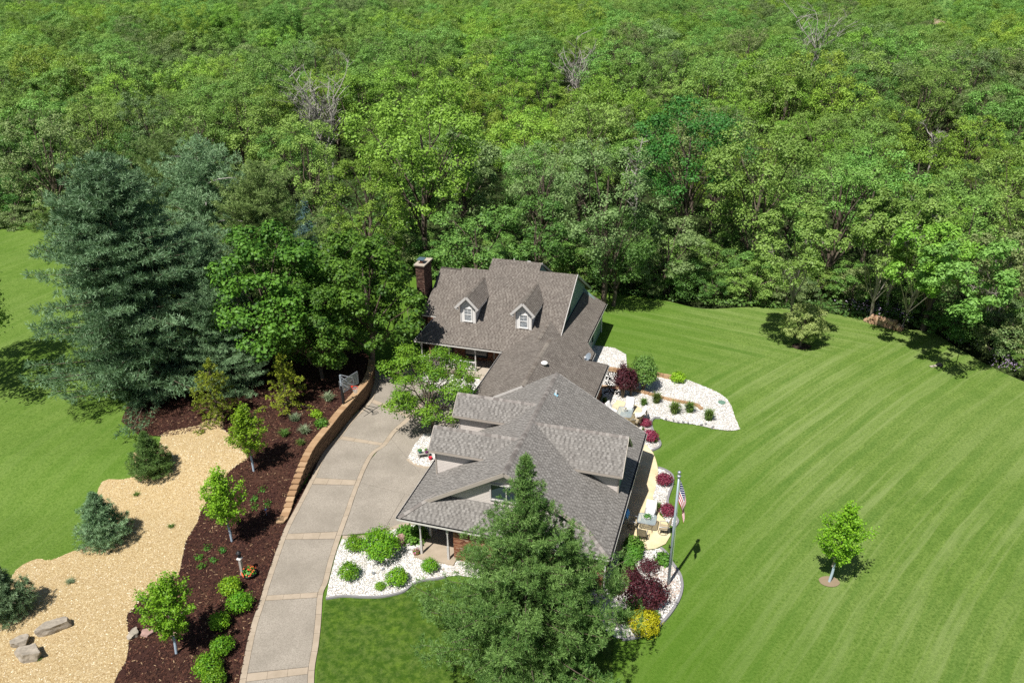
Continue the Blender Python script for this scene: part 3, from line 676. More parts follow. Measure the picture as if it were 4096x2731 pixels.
def sd_slopes(vc, u0, u1e, u1r, ze, zr, hwid, nm):
    k = (zr-ze)/hwid
    a = [(u0, vc-hwid, ze), (u1e, vc-hwid, ze), (u1r, vc, zr), (u0, vc, zr)]; b = [(u0, vc, zr), (u1r, vc, zr), (u1e, vc+hwid, ze), (u0, vc+hwid, ze)]
    roof(nm, a, [a], MN, .13, ze); roof(nm, b, [b], MN, .13, ze)
sd_slopes(4.75, .62, 4.24, 6.03, 5.22, 6.29, 1.15, 'side_dormer_roof')
sd_slopes(8.93, .62, 4.24, 6.03, 5.22, 6.29, 1.15, 'side_dormer_roof')
sd_slopes(6.70, 12.34, 9.34, 6.48, 4.64, 6.34, 1.75, 'side_dormer_roof')
# middle wing
MLz = lambda u, v: 2.7+.568*(u+.45)
MRz = lambda u, v: 2.7+.565*(8.27-u)
NRz = lambda u, v: 4.49-.57*(u-2.7)
roof('link_roof', R3(MLz, [(1.72, 12.9), (3.9, 12.9), (3.9, 20.6), (2.7, 20.6), (2.7, 25.38), (-.45, 22.07), (-.45, 13.12), (1.72, 13.12)]),
     [R3(MLz, [(1.72, 12.9), (3.9, 12.9), (3.9, 13.12), (1.72, 13.12)]), R3(MLz, [(-.45, 13.12), (3.9, 13.12), (3.9, 20.6), (-.45, 20.6)]), R3(MLz, [(-.45, 20.6), (2.7, 20.6), (2.7, 25.38), (-.45, 22.07)])], MO)
roof('link_roof', R3(MRz, [(3.9, 12.9), (8.27, 12.9), (8.27, 22.2), (6.5, 20.6), (3.9, 20.6)]), [R3(MRz, [(3.9, 12.9), (8.27, 12.9), (8.27, 20.6), (3.9, 20.6)]), R3(MRz, [(6.5, 20.6), (8.27, 20.6), (8.27, 22.2)])], MO)
roof('back_wing_roof', R3(NRz, [(2.7, 20.6), (6.65, 20.6), (6.65, 24.75), (5.84, 25.66), (5.84, 33.9), (3.85, 33.9), (3.85, 24.16), (2.7, 25.38)]),
     [R3(NRz, [(2.7, 20.6), (3.9, 20.6), (3.9, 24.12), (2.7, 25.38)]), R3(NRz, [(3.9, 20.6), (6.65, 20.6), (6.65, 24.75), (5.84, 25.66), (3.9, 25.66)]), R3(NRz, [(3.85, 25.66), (5.84, 25.66), (5.84, 33.9), (3.85, 33.9)])], MO)
# main house
Pz = lambda u, v: 2.7+.54*(v-22.07)
roof('main_roof', R3(Pz, [(-8.27, 22.07), (-.45, 22.07), (2.7, 25.38), (3.93, 24.09), (3.93, 29.9), (.5, 29.9), (.5, 30.72), (-4.06, 30.72), (-4.06, 29.47), (-6.55, 29.47), (-6.55, 29.15), (-8.5, 29.15), (-8.5, 24.52), (-7.19, 24.52), (-6.53, 25.2), (-6.39, 23.78)]),
     [R3(Pz, [(-8.27, 22.07), (-.45, 22.07), (1.18, 23.78), (-6.39, 23.78)]), R3(Pz, [(-6.39, 23.78), (1.18, 23.78), (2.53, 25.2), (-6.53, 25.2)]), R3(Pz, [(-8.5, 24.52), (-7.19, 24.52), (-6.53, 25.2), (-6.53, 29.15), (-8.5, 29.15)]),
      R3(Pz, [(-6.53, 25.2), (2.53, 25.2), (2.7, 25.38), (2.7, 29.47), (-6.53, 29.47)]), R3(Pz, [(2.7, 25.38), (3.93, 24.09), (3.93, 29.9), (2.7, 29.9)]), R3(Pz, [(-4.06, 29.47), (2.7, 29.47), (2.7, 29.9), (-4.06, 29.9)]), R3(Pz, [(-4.06, 29.9), (.5, 29.9), (.5, 30.72), (-4.06, 30.72)])], MO)
hp_ = [(-8.27, 22.07, 2.7), (-6.39, 23.78, 3.62), (-6.53, 25.2, 4.39), (-7.19, 24.52, 4.03)]
roof('porch_hip_roof', [hp_[0], hp_[1], hp_[3]], [[hp_[0], hp_[1], hp_[3]]], MO, .12)
roof('porch_hip_roof', [hp_[1], hp_[2], hp_[3]], [[hp_[1], hp_[2], hp_[3]]], MO, .12, 3.6)
bk = lambda v0, z0, k=.6: (lambda u, v: z0-k*(v-v0))
for (ua, ub, v0, z0) in ((.5, 3.93, 29.9, 6.93), (-4.06, .5, 30.72, 7.37), (-8.5, -4.06, 29.3, 6.6)):
    q = R3(bk(v0, z0), [(ua, v0), (ub, v0), (ub, 36.2), (ua, 36.2)]); roof('rear_roof', q, [q], MO, .16)
# front dormers of the main roof
def front_dormer(uc):
    d = bpy.data.objects.new('dormer', None); COL.objects.link(d); d.parent = house
    zr, ze, hwid, vf = 6.36, 5.33, 1.0, 23.88
    for sg in (-1, 1):
        q = [(uc+sg*hwid, vf, ze), (uc+sg*hwid, 26.94, ze), (uc, 28.85, zr), (uc, vf, zr)]
        fr = Frame(q); mb = MB(); n = 4; top = [Vector(p)-fr.n*.006 for p in q]; bot = [Vector(p)-Vector((0, 0, .12)) for p in q]
        mb.add(top+bot, [(0, 1, 2, 3) if (top[1]-top[0]).cross(top[2]-top[0]).dot(fr.n) > 0 else (3, 2, 1, 0), (4, 5, 6, 7)]+[(i, (i+1) % 4, 4+(i+1) % 4, 4+i) for i in range(4)], .3)
        courses(fr, q, mb, .145, shing_w, shing_h); mb.build('roof', MO, d)
    w = .665; v0 = 24.27; zb = Pz(0, v0)
    fr = Frame([(uc-w, v0, zb), (uc+w, v0, zb), (uc, v0, 6)]); fr.n = Vector((0, -1, 0)); fr.e = Vector((1, 0, 0)); fr.s = Vector((0, 0, 1)); fr.o = Vector((uc, v0, zb))
    mb = MB(); prof = [(-w, 0), (w, 0), (w, 1.62), (0, 2.36), (-w, 1.62)]
    P3 = [(uc+a, v0, zb+b) for a, b in prof]; back = [(p[0], v0+2.5, p[2]) for p in P3]
    mb.add(P3+back, [(0, 1, 2, 3, 4)]+[(i, (i+1) % 5, 5+(i+1) % 5, 5+i) for i in range(5)], .5)
    courses(fr, P3, mb, .11, 4.0, .014, tintf=lambda: .5)
    for sg in (-1, 1):
        f2 = Frame([(uc+sg*w, v0, zb), (uc+sg*w, v0+2.4, zb), (uc+sg*w, v0+2.4, zb+1.6)]); f2.n = Vector((sg, 0, 0)); f2.e = Vector((0, 1, 0)); f2.s = Vector((0, 0, 1)); f2.o = Vector((uc+sg*w, v0, zb))
        courses(f2, [(uc+sg*w, v0, zb), (uc+sg*w, v0+2.9, zb+1.57), (uc+sg*w, v0, zb+1.57)], mb, .11, 4.0, .014, tintf=lambda: .5)
    mb.build('siding', M['siding_white'], d)
    tr = MB()
    for sg in (-1, 1):
        tr.bar((uc+sg*(hwid+.02), vf-.03, ze-.06), (uc+sg*.01, vf-.03, zr-.05), .05, .2, up=(0, 0, 1))
        tr.bar((uc+sg*w, v0-.03, zb-.02), (uc+sg*w, v0-.03, zb+1.6), .08, .08, up=(0, 1, 0))
        tr.bar((uc+sg*(hwid-.02), vf, ze-.09), (uc+sg*(hwid-.02), 26.3, ze-.09), .1, .1)
        tr.box((uc+sg*(hwid-.12), vf+.1, ze-.14), (.2, .22, .12))
    tr.build('trim', M['trim_light'], d)
    wn = MB(); zw = zb+.13
    for sg in (-1, 1): wn.box((uc+sg*.34, v0-.035, zw+.6), (.08, .08, 1.24))
    wn.box((uc, v0-.035, zw+1.18), (.62, .08, .08)); wn.box((uc, v0-.05, zw), (.8, .12, .08)); wn.box((uc, v0-.03, zw+.6), (.6, .06, .045))
    wn.box((uc, v0-.03, zw+.9), (.018, .02, .55)); wn.box((uc, v0-.029, zw+.9), (.6, .02, .018))
    wn.build('window_frame', M['white'], d)
    MB().box((uc, v0-.012, zw+.6), (.62, .03, 1.14)).build('window_pane', M['curtain_glass'], d)
front_dormer(.70); front_dormer(-4.2)
# finish shingles: the 300 largest in view become single objects, the rest one part per roof
cand = []
for nm, lst in roofs.items():
    for ri, (ro, sh, keep, mat) in enumerate(lst):
        for kx in keep: cand.append((-(HM @ kx[0].to3(kx[1], kx[2])-Vector(CC)).length, nm, ri, kx))
front = sorted([c for c in cand if c[1] in ('front_skirt_roof',)], key=lambda c: -c[0])
single = set(id(c[3]) for c in front[:298])
share = {}
for d_, nm, ri, kx in cand:
    ro, sh, keep, mat = roofs[nm][ri]; fr, a, b, w_, row, hgt, _ = kx
    if id(kx) in single:
        key = (round(w_, 3), hgt)
        if key not in share:
            m_ = MB(); put_piece(Frame([(0, 0, 0), (1, 0, 0), (1, 1, 0)], org=(0, 0, 0)), [(0, 0), (w_, 0), (w_, row), (0, row)], 0, row, hgt, 1.0, m_)
            # local frame here is e=?, fix to plain axes
            m_.v = []; n = 4; q = [(0, 0), (w_, 0), (w_, row), (0, row)]
            m_.v = [(x, y, hgt*(1-.85*y/row)+.002) for x, y in q]+[(x, y, -.012) for x, y in q]
            share[key] = m_.mesh('shingle', M['shingle_new_o'])
        o = link('shingle', share[key], ro); o.matrix_local = fr.mat(a, b)
    else: put_piece(fr, [(a, b), (a+w_, b), (a+w_, b+row), (a, b+row)], b, row, hgt, 1.0, sh)
for nm, lst in roofs.items():
    for ro, sh, keep, mat in lst:
        if sh.v: o = sh.build('shingles', mat, ro); o['kind'] = 'stuff'
# ridge and hip caps
ncap = 0; cap_cache = {}
def caps(p, q, mat_key, angle, roofname, step=.2):
    global ncap
    p = Vector(p); q = Vector(q); L = (q-p).length; x = (q-p)/L; n = int(L/step)
    y = Vector((0, 0, 1)).cross(x).normalized(); z = x.cross(y)
    key = (mat_key, round(angle, 2))
    if key not in cap_cache:
        m_ = MB(); ca, sa = .18*math.cos(angle), .18*math.sin(angle); l = step+.03
        vs = []
        for xx, up in ((0, .034), (l, .016)): vs += [(xx, -ca, up-sa), (xx, 0, up+.008), (xx, ca, up-sa), (xx, -ca, up-sa-.02), (xx, 0, up-.02), (xx, ca, up-sa-.02)]
        m_.add(vs, [(0, 6, 7, 1), (1, 7, 8, 2), (0, 1, 4, 3), (1, 2, 5, 4), (0, 3, 9, 6), (2, 8, 11, 5), (6, 9, 10, 7), (7, 10, 11, 8)])
        cap_cache[key] = m_.mesh('ridge_cap', M[mat_key])
    ro = roofs[roofname][0][0]; Mx = Matrix((x, y, z)).transposed().to_4x4()
    for i in range(n):
        o = link('ridge_cap', cap_cache[key], ro); o.matrix_local = Matrix.Translation(p+x*(i*L/n)) @ Mx; ncap += 1
a6 = math.radians(30.7)
caps((6.3, .95, 6.455), (6.3, 13.1, 6.455), 'cap_new', a6, 'garage_roof')
caps((0.03, .02, 2.73), (1.95, 1.36, 3.87), 'cap_new', .45, 'front_skirt_roof'); caps((12.57, .02, 2.73), (10.65, 1.36, 3.87), 'cap_new', .45, 'front_skirt_roof')
for vc in (4.75, 8.93): caps((.62, vc, 6.295), (6.0, vc, 6.295), 'cap_new', math.radians(43), 'side_dormer_roof')
caps((12.34, 6.7, 6.345), (6.5, 6.7, 6.345), 'cap_new', math.radians(44), 'side_dormer_roof')
caps((3.9, 12.9, 5.175), (3.9, 20.6, 5.175), 'cap_old', .5, 'link_roof'); caps((2.7, 21.0, 4.5), (2.7, 25.4, 4.5), 'cap_old', .5, 'link_roof')
caps((-8.2, 22.12, 2.73), (-6.4, 23.8, 3.64), 'cap_old', .4, 'main_roof')
for uc in (.7, -4.2): caps((uc, 23.88, 6.37), (uc, 28.8, 6.37), 'cap_old', math.radians(44), 'main_roof', .25)
# walls
def wallpoly(name, pts, nrm, mat, row=.11, depth=.2, brick=False, parent=None, tint=None):
    """solid wall with lapped siding or bricks on its outer face; pts in a vertical plane"""
    n3 = Vector(nrm); P = [Vector(p) for p in pts]; mb = MB(); n = len(P)
    back = [p-n3*depth for p in P]
    ff = [tuple(range(n)), tuple(range(2*n-1, n-1, -1))]+[(i, n+i, n+(i+1) % n, (i+1) % n) for i in range(n)]
    mb.add(P+back, ff, .5)
    fr = Frame(P); fr.n = n3; fr.s = Vector((0, 0, 1)); fr.e = Vector((-n3.y, n3.x, 0)).normalized(); fr.o = P[0]
    if brick:
        o = mb.build(name, M['mortar'], parent or house); b = MB(); courses(fr, P, b, .075, .21, .010, gap=.011, lap=0)
        s_ = b.build('bricks', M['brick'], o if parent is None else parent); s_['kind'] = 'stuff'; return o
    courses(fr, P, mb, row, 6.0, .016, tintf=lambda: random.random()*.4+.3)
    return mb.build(name, mat, parent or house)
ST, SW, SG = M['siding'], M['siding_white'], M['siding_skylit']
wallpoly('gable_wall', [(2.0, 1.38, 3.86), (10.6, 1.38, 3.86), (6.3, 1.38, 6.28)], (0, -1, 0), ST)
gw = MB()
for u in (5.35, 7.25): gw.box((u, 1.34, 4.75), (.09, .1, 1.15))
for z in (4.2, 5.3): gw.box((6.3, 1.335, z), (1.98, .11, .09))
gw.box((6.3, 1.34, 4.75), (.06, .08, 1.0)); o = gw.build('window', M['trim_light'], house)
MB().box((6.3, 1.37, 4.75), (1.82, .02, 1.02)).build('pane', M['glass_dark'], o)
rk = MB()
for sg in (-1, 1):
    rk.bar((6.3+sg*4.96, .93, 3.40), (6.3+sg*.02, .93, 6.34), .05, .22)
    rk.box((6.3+sg*4.6, 1.15, 3.62), (.3, .4, .02))
rk.build('rake_board', M['trim'], house)
sf = MB(); sf.add([(1.97, .96, 3.68), (6.3, .96, 6.27), (6.3, 1.37, 6.27), (1.97, 1.37, 3.68)], [(0, 1, 2, 3)]); sf.build('soffit', M['trim'], house)
for vc in (4.75, 8.93):
    d = empty('dormer', (0, 0, 0)); d.parent = house
    wallpoly('siding', [(.95, vc-.75, 3.24), (.95, vc-.75, 5.45), (4.6, vc-.75, 5.45)], (0, -1, 0), ST, parent=d)
    wallpoly('siding', [(.95, vc+.75, 3.24), (4.6, vc+.75, 5.45), (.95, vc+.75, 5.45)], (0, 1, 0), ST, parent=d)
    wallpoly('siding', [(.952, vc+.75, 3.0), (.952, vc-.75, 3.0), (.952, vc-.75, 5.45), (.952, vc, 6.14), (.952, vc+.75, 5.45)], (-1, 0, 0), ST, parent=d)
    t = MB(); t.bar((.93, vc-.77, 3.2), (.93, vc-.77, 5.44), .08, .08, up=(0, 1, 0)); t.bar((.93, vc+.77, 3.2), (.93, vc+.77, 5.44), .08, .08, up=(0, 1, 0))
    for sg in (-1, 1): t.bar((.62, vc+sg*1.16, 5.13), (.62, vc+sg*.01, 6.22), .04, .17); t.bar((.64, vc+sg*1.15, 5.13), (4.3, vc+sg*1.15, 5.13), .04, .15)
    t.bar((.66, vc-.95, 5.2), (4.2, vc-.95, 5.2), .36, .02)
    t.build('trim', M['trim'], d)
    wn = MB(); wn.box((.93, vc, 4.5), (.08, .9, 1.1)); o = wn.build('window', M['white'], d); MB().box((.885, vc, 4.5), (.02, .74, .94)).build('pane', M['glass_dark'], o)
d = empty('dormer', (0, 0, 0)); d.parent = house
wallpoly('siding', [(8.7, 5.5, 5.03), (12.03, 5.5, 3.04), (12.03, 5.5, 5.03)], (0, -1, 0), ST, parent=d)
wallpoly('siding', [(8.7, 7.9, 5.03), (12.03, 7.9, 5.03), (12.03, 7.9, 3.04)], (0, 1, 0), ST, parent=d)
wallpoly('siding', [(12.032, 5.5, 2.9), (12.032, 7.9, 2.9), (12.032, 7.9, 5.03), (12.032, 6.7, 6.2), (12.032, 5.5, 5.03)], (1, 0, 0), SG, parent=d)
t = MB()
for sg in (-1, 1): t.bar((12.34, 6.7+sg*1.77, 4.54), (12.34, 6.7+sg*.01, 6.26), .04, .17); t.bar((9.4, 6.7+sg*1.75, 4.55), (12.34, 6.7+sg*1.75, 4.55), .04, .15)
t.bar((9.3, 5.2, 4.62), (12.3, 5.2, 4.62), .45, .02); t.bar((12.05, 5.47, 3.0), (12.05, 5.47, 5.0), .08, .08, up=(0, 1, 0))
t.build('trim', M['trim'], d)
wn = MB().box((12.06, 6.7, 4.3), (.08, 1.2, 1.2)); o = wn.build('window', M['white'], d); MB().box((12.105, 6.7, 4.3), (.02, 1.04, 1.04)).build('pane', M['glass_dark'], o)
# brick body of the garage wing
wallpoly('brick_wall', [(3.3, .38, 0), (12.2, .38, 0), (12.2, .38, 2.72), (3.3, .38, 2.72)], (0, -1, 0), None, brick=True)
wallpoly('brick_wall', [(12.2, .38, 0), (12.2, 13.0, 0), (12.2, 13.0, 2.75), (12.2, .38, 2.75)], (1, 0, 0), None, brick=True)
wallpoly('entry_wall', [(1.2, 2.6, 0), (3.3, 2.6, 0), (3.3, 2.6, 2.9), (1.2, 2.6, 2.9)], (0, -1, 0), ST)
wallpoly('brick_wall', [(3.3, 2.6, 0), (3.3, .40, 0), (3.3, .40, 2.7), (3.3, 2.6, 2.7)], (-1, 0, 0), None, brick=True)
wallpoly('garage_wall', [(1.2, 13.0, 0), (1.2, 2.4, 0), (1.2, 2.4, 3.1), (1.2, 13.0, 3.1)], (-1, 0, 0), ST)
for vc in (4.75, 8.93):
    gd_ = empty('garage_door', (0, 0, 0)); gd_.parent = house
    for r in range(4):
        for c in range(4): MB().box((1.16, vc-1.08+c*.72, .3+r*.53), (.05, .68, .49)).build('door_panel', M['white'], gd_)
e = MB().box((2.3, 2.57, 1.05), (.95, .06, 2.1)).build('entry_door', plain('dark_door', (.10, .06, .04), .5), house)
wallpoly('rear_gable_wall', [(12.2, 12.98, 0), (1.2, 12.98, 0), (1.2, 12.98, 3.2), (6.3, 12.98, 6.2), (12.2, 12.98, 2.8)], (0, 1, 0), ST)
# porch at the garage corner
MB().box((2.2, 1.2, .07), (2.5, 2.75, .14)).build('entry_slab', M['band'], house)
def post(u, v, z0, z1, par):
    m_ = MB(); m_.box((u, v, z0+.5), (.13, .13, 1.0)); m_.lathe([(.06, 0), (.065, .03), (.05, .06), (.062, .12), (.045, .5), (.05, z1-z0-1.55), (.06, z1-z0-1.5)], (u, v, z0+1.0), 10)
    m_.box((u, v, (z0+z1)/2+(z1-z0)/2-.25), (.13, .13, .5)); m_.build('porch_post', M['trim_light'], par)
post(1.29, .23, .1, 2.56, house); post(1.26, 1.77, .1, 2.6, house); post(3.02, .2, .1, 2.56, house)
# middle wing and main house bodies
wallpoly('link_wall', [(-.05, 24.3, 0), (-.05, 13.2, 0), (-.05, 13.2, 2.8), (-.05, 24.3, 2.8)], (-1, 0, 0), None, brick=True)
wallpoly('brick_wall', [(7.9, 13.2, 0), (7.9, 21.9, 0), (7.9, 21.9, 2.75), (7.9, 13.2, 2.75)], (1, 0, 0), None, brick=True)
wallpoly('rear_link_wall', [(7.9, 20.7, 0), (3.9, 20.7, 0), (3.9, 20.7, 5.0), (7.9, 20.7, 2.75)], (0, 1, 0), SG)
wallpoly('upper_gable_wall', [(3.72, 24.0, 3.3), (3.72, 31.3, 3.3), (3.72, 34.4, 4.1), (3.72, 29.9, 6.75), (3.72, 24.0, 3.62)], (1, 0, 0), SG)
uw = MB(); uw.box((3.76, 27.6, 4.75), (.08, .95, 1.2)); o = uw.build('window', M['black'], house); MB().box((3.80, 27.6, 4.75), (.02, .8, 1.05)).build('pane', M['glass_dark'], o)
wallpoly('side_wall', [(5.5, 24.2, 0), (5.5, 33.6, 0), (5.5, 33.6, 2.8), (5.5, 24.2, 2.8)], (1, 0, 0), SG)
for vc in (27.2, 29.3):
    o = MB().box((5.53, vc, 1.5), (.08, 1.0, 1.5)).build('window', M['white'], house); MB().box((5.575, vc, 1.5), (.02, .86, 1.36)).build('pane', M['glass_dark'], o)
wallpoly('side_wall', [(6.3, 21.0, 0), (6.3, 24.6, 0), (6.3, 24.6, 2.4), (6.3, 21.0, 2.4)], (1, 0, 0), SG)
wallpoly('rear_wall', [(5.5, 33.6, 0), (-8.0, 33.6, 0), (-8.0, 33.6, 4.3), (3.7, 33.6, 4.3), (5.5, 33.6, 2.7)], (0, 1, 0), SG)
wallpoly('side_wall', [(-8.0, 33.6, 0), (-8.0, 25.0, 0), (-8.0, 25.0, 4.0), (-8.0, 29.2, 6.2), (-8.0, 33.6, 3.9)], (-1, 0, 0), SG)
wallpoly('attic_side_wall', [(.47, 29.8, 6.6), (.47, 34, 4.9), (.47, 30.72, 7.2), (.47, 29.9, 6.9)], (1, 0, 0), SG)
rb = MB(); rb.bar((3.95, 29.92, 6.86), (3.95, 24.1, 3.70), .05, .2); rb.bar((3.95, 29.9, 6.86), (3.95, 36.1, 3.14), .05, .2)
rb.bar((.52, 30.72, 7.3), (.52, 36, 4.1), .05, .18); rb.bar((1.74, 12.88, 3.86), (3.9, 12.88, 5.09), .04, .15)
rb.bar((12.6, 13.12, 2.62), (6.3, 13.12, 6.36), .04, .16); rb.build('rake_board', M['trim_light'], house)
# gutters: white trough, inside shade put in as black strips
def gutter(pts):
    m_ = MB(); P = [Vector(p) for p in pts]
    for a, b in zip(P[:-1], P[1:]):
        d = (b-a).normalized(); n = Vector((d.y, -d.x, 0))
        m_.bar(a+n*.125, b+n*.125, .015, .11); m_.bar(a+n*.07-Vector((0, 0, .05)), b+n*.07-Vector((0, 0, .05)), .12, .012)
    o = m_.build('gutter', M['gutter'], house)
    k = MB()
    for a, b in zip(P[:-1], P[1:]):
        d = (b-a).normalized(); n = Vector((d.y, -d.x, 0)); k.bar(a+n*.065-Vector((0, 0, .03)), b+n*.065-Vector((0, 0, .03)), .10, .01); k.bar(a+n*.008, b+n*.008, .012, .11)
    k.build('gutter_shade', M['black'], o)
zg = 2.64
gutter([(0, 0, zg), (12.6, 0, zg)]); gutter([(12.6, 0, zg), (12.6, 13.1, zg)]); gutter([(0, 13.1, zg), (0, 0, zg)])
gutter([(-8.27, 22.07, zg), (-.5, 22.07, zg)]); gutter([(-7.19, 24.52, 3.97), (-8.27, 22.07, zg)]); gutter([(-.45, 22.0, zg), (-.45, 13.2, zg)])
gutter([(8.27, 13.2, zg), (8.27, 22.2, zg)]); gutter([(5.84, 25.7, zg), (5.84, 33.9, zg)]); gutter([(6.65, 20.7, 2.2), (6.65, 24.75, 2.2)]); gutter([(-8.5, 24.5, 3.97), (-7.2, 24.5, 3.97)])
ds = MB(); ds.box((12.32, .33, 1.3), (.09, .07, 2.6)); ds.box((5.6, 33.4, 1.3), (.08, .08, 2.6)); ds.build('downspout', M['white'], house)
# main porch
MB().box((-4.2, 23.2, .15), (7.8, 2.4, .3)).build('porch_floor', M['concrete'], house)
MB().box((-1.4, 21.75, .08), (1.9, .5, .16)).build('step', M['concrete'], house)
wallpoly('brick_wall', [(-8.0, 24.4, .28), (-.3, 24.4, .28), (-.3, 24.4, 3.9), (-8.0, 24.4, 3.9)], (0, -1, 0), None, brick=True)
def win(u, v, z, wd, ht, nm='porch_window'):
    m_ = MB(); m_.box((u, v, z), (wd+.14, .1, ht+.14)); o = m_.build(nm, M['black'], house)
    for i in range(2): MB().box((u-wd/4+i*wd/2, v-.056, z), (wd/2-.04, .02, ht)).build('pane', M['glass_dark'], o)
win(-3.6, 24.36, 1.55, 1.9, 1.7); win(-6.6, 24.36, 1.55, 1.6, 1.5)
MB().box((-1.15, 24.34, 1.36), (.95, .08, 2.1)).build('front_door', plain('brown_door', (.09, .045, .03), .5), house)
MB().box((-2.0, 24.36, 1.4), (.05, .04, 1.6)).build('window_post', M['white'], house)
pr = empty('porch_railing', (0, 0, 0)); pr.parent = house
for u in (-7.85, -5.35, -3.0, -.75): post(u, 22.43, .3, 2.56, house)
MB().bar((-7.8, 22.43, 1.12), (-3.05, 22.43, 1.12), .09, .06).build('rail', M['white'], pr); MB().bar((-7.8, 22.43, .45), (-3.05, 22.43, .45), .07, .06).build('rail', M['white'], pr)
blm = MB().lathe([(.018, 0), (.028, .1), (.016, .2), (.026, .42), (.018, .62)], n=6).mesh('baluster', M['white'])
for i in range(26):
    u = -7.72+i*.18
    if abs(u+5.35) > .08: link('baluster', blm, pr, loc=(u, 22.43, .48))
# chimney
ch = empty('chimney', (0, 0, 0)); ch.parent = house
c0, c1, d0, d1 = -9.5, -8.75, 25.9, 27.6
core = MB().box(((c0+c1)/2, (d0+d1)/2, 3.95), (c1-c0-.02, d1-d0-.02, 7.9)).build('core', M['brick_dark'], ch)
b = MB()
for P_, nr in (([(c0, d0, 0), (c1, d0, 0), (c1, d0, 7.75), (c0, d0, 7.75)], (0, -1, 0)), ([(c1, d0, 0), (c1, d1, 0), (c1, d1, 7.75), (c1, d0, 7.75)], (1, 0, 0)), ([(c0, d1, 0), (c0, d0, 0), (c0, d0, 7.75), (c0, d1, 7.75)], (-1, 0, 0)), ([(c1, d1, 0), (c0, d1, 0), (c0, d1, 7.75), (c1, d1, 7.75)], (0, 1, 0))):
    fr = Frame(P_); fr.n = Vector(nr); fr.s = Vector((0, 0, 1)); fr.e = Vector((-fr.n.y, fr.n.x, 0)); fr.o = Vector(P_[0]); courses(fr, P_, b, .075, .21, .014, gap=.012, lap=0)
o = b.build('bricks', M['brick_dark'], ch); o['kind'] = 'stuff'
MB().box(((c0+c1)/2, (d0+d1)/2, 7.83), (.92, 1.86, .16)).build('brick_collar', M['brick_dark'], ch)
MB().box(((c0+c1)/2, (d0+d1)/2, 7.95), (1.0, 1.95, .09)).build('crown', M['concrete'], ch)
MB().lathe([(.16, 0), (.16, .22), (.13, .22)], ((c0+c1)/2, 26.4, 7.98), 12).build('flue', M['terracotta'], ch)
fc = MB().box(((c0+c1)/2, 26.4, 8.36), (.62, .7, .05)); [fc.box(((c0+c1)/2+a*.2, 26.4+b_*.2, 8.25), (.02, .02, .22)) for a in (-1, 1) for b_ in (-1, 1)]
fc.build('flue_cover', plain('slate_metal', (.08, .13, .17), .4), ch)
# roof fittings
vz = MRz(4.45, 16.8); o = MB().lathe([(.12, 0), (.12, .12), (.27, .15), (.26, .22), (.17, .29), (.05, .32), (.001, .325)], (4.45, 16.8, vz), 20).build('roof_vent', M['white'], house, True)
o = MB().lathe([(.055, -.1), (.055, .34), (.04, .34), (.04, .1)], (6.85, 10.7, GRz(6.85, 10.7)), 12).build('vent_pipe', M['white'], house)
MB().box((6.85, 10.7, GRz(6.85, 10.7)+.02), (.28, .28, .012), M=Matrix.Rotation(math.radians(30.7), 3, 'Y')).build('pipe_flashing', plain('blue_flashing', (.25, .50, .62), .5), house)
MB().lathe([(.05, 0), (.05, .3)], (-2.2, 31.2, 7.0), 10).build('vent_pipe', M['white'], house)
MB().lathe([(.25, 0), (.3, .12), (.2, .2), (.001, .22)], (-.9, 31.4, 6.9), 16).build('roof_vent', M['white'], house, True)
ant = MB().tube([(5.7, 22.9, NRz(5.7, 22)+.04), (6.05, 22.65, NRz(6.05, 22)+.10)], .025, 6); ant.build('small_antenna', M['black'], house)
# satellite dish
dc = Vector((6.55, 22.9, NRz(6.55, 22.9)))
ds_ = empty('satellite_dish', hw(*dc), YAW, label='small grey satellite dish on the lower right eave of the roof', cat='satellite dish')
MB().tube([(0, 0, -.02), (0, -.05, .3), (-.02, -.12, .5)], .022, 8).build('mast', M['alu'], ds_)
dm = MB(); R_ = .32; prof = [(R_*i/5, .22*(i/5)**2*R_*1.4) for i in range(6)]; vs = []; fs = []
ax = Vector((-.55, -.55, .62)).normalized(); tq = ax.cross(Vector((0, 0, 1))).normalized(); tb = ax.cross(tq)
for r_, z_ in prof:
    for k in range(18): a = k*math.pi/9; vs.append(Vector((0, -.1, .5))+tq*r_*math.cos(a)*1.0+tb*r_*math.sin(a)*1.15+ax*z_)
for i in range(5):
    for k in range(18): k2 = (k+1) % 18; fs.append((i*18+k, i*18+k2, i*18+18+k2, i*18+18+k))
dm.add(vs, fs); o = dm.build('reflector', plain('dish_grey', (.20, .24, .28), .5), ds_, True); sm_ = o.modifiers.new('s', 'SOLIDIFY'); sm_.thickness = .012
MB().tube([Vector((0, -.12, .3)), Vector((0, -.1, .5))+ax*.42+Vector((0, 0, -.18))], .012, 6).build('feed_arm', M['alu'], ds_)
MB().box(Vector((0, -.1, .5))+ax*.44+Vector((0, 0, -.17)), (.14, .09, .09)).build('receiver', M['white'], ds_)
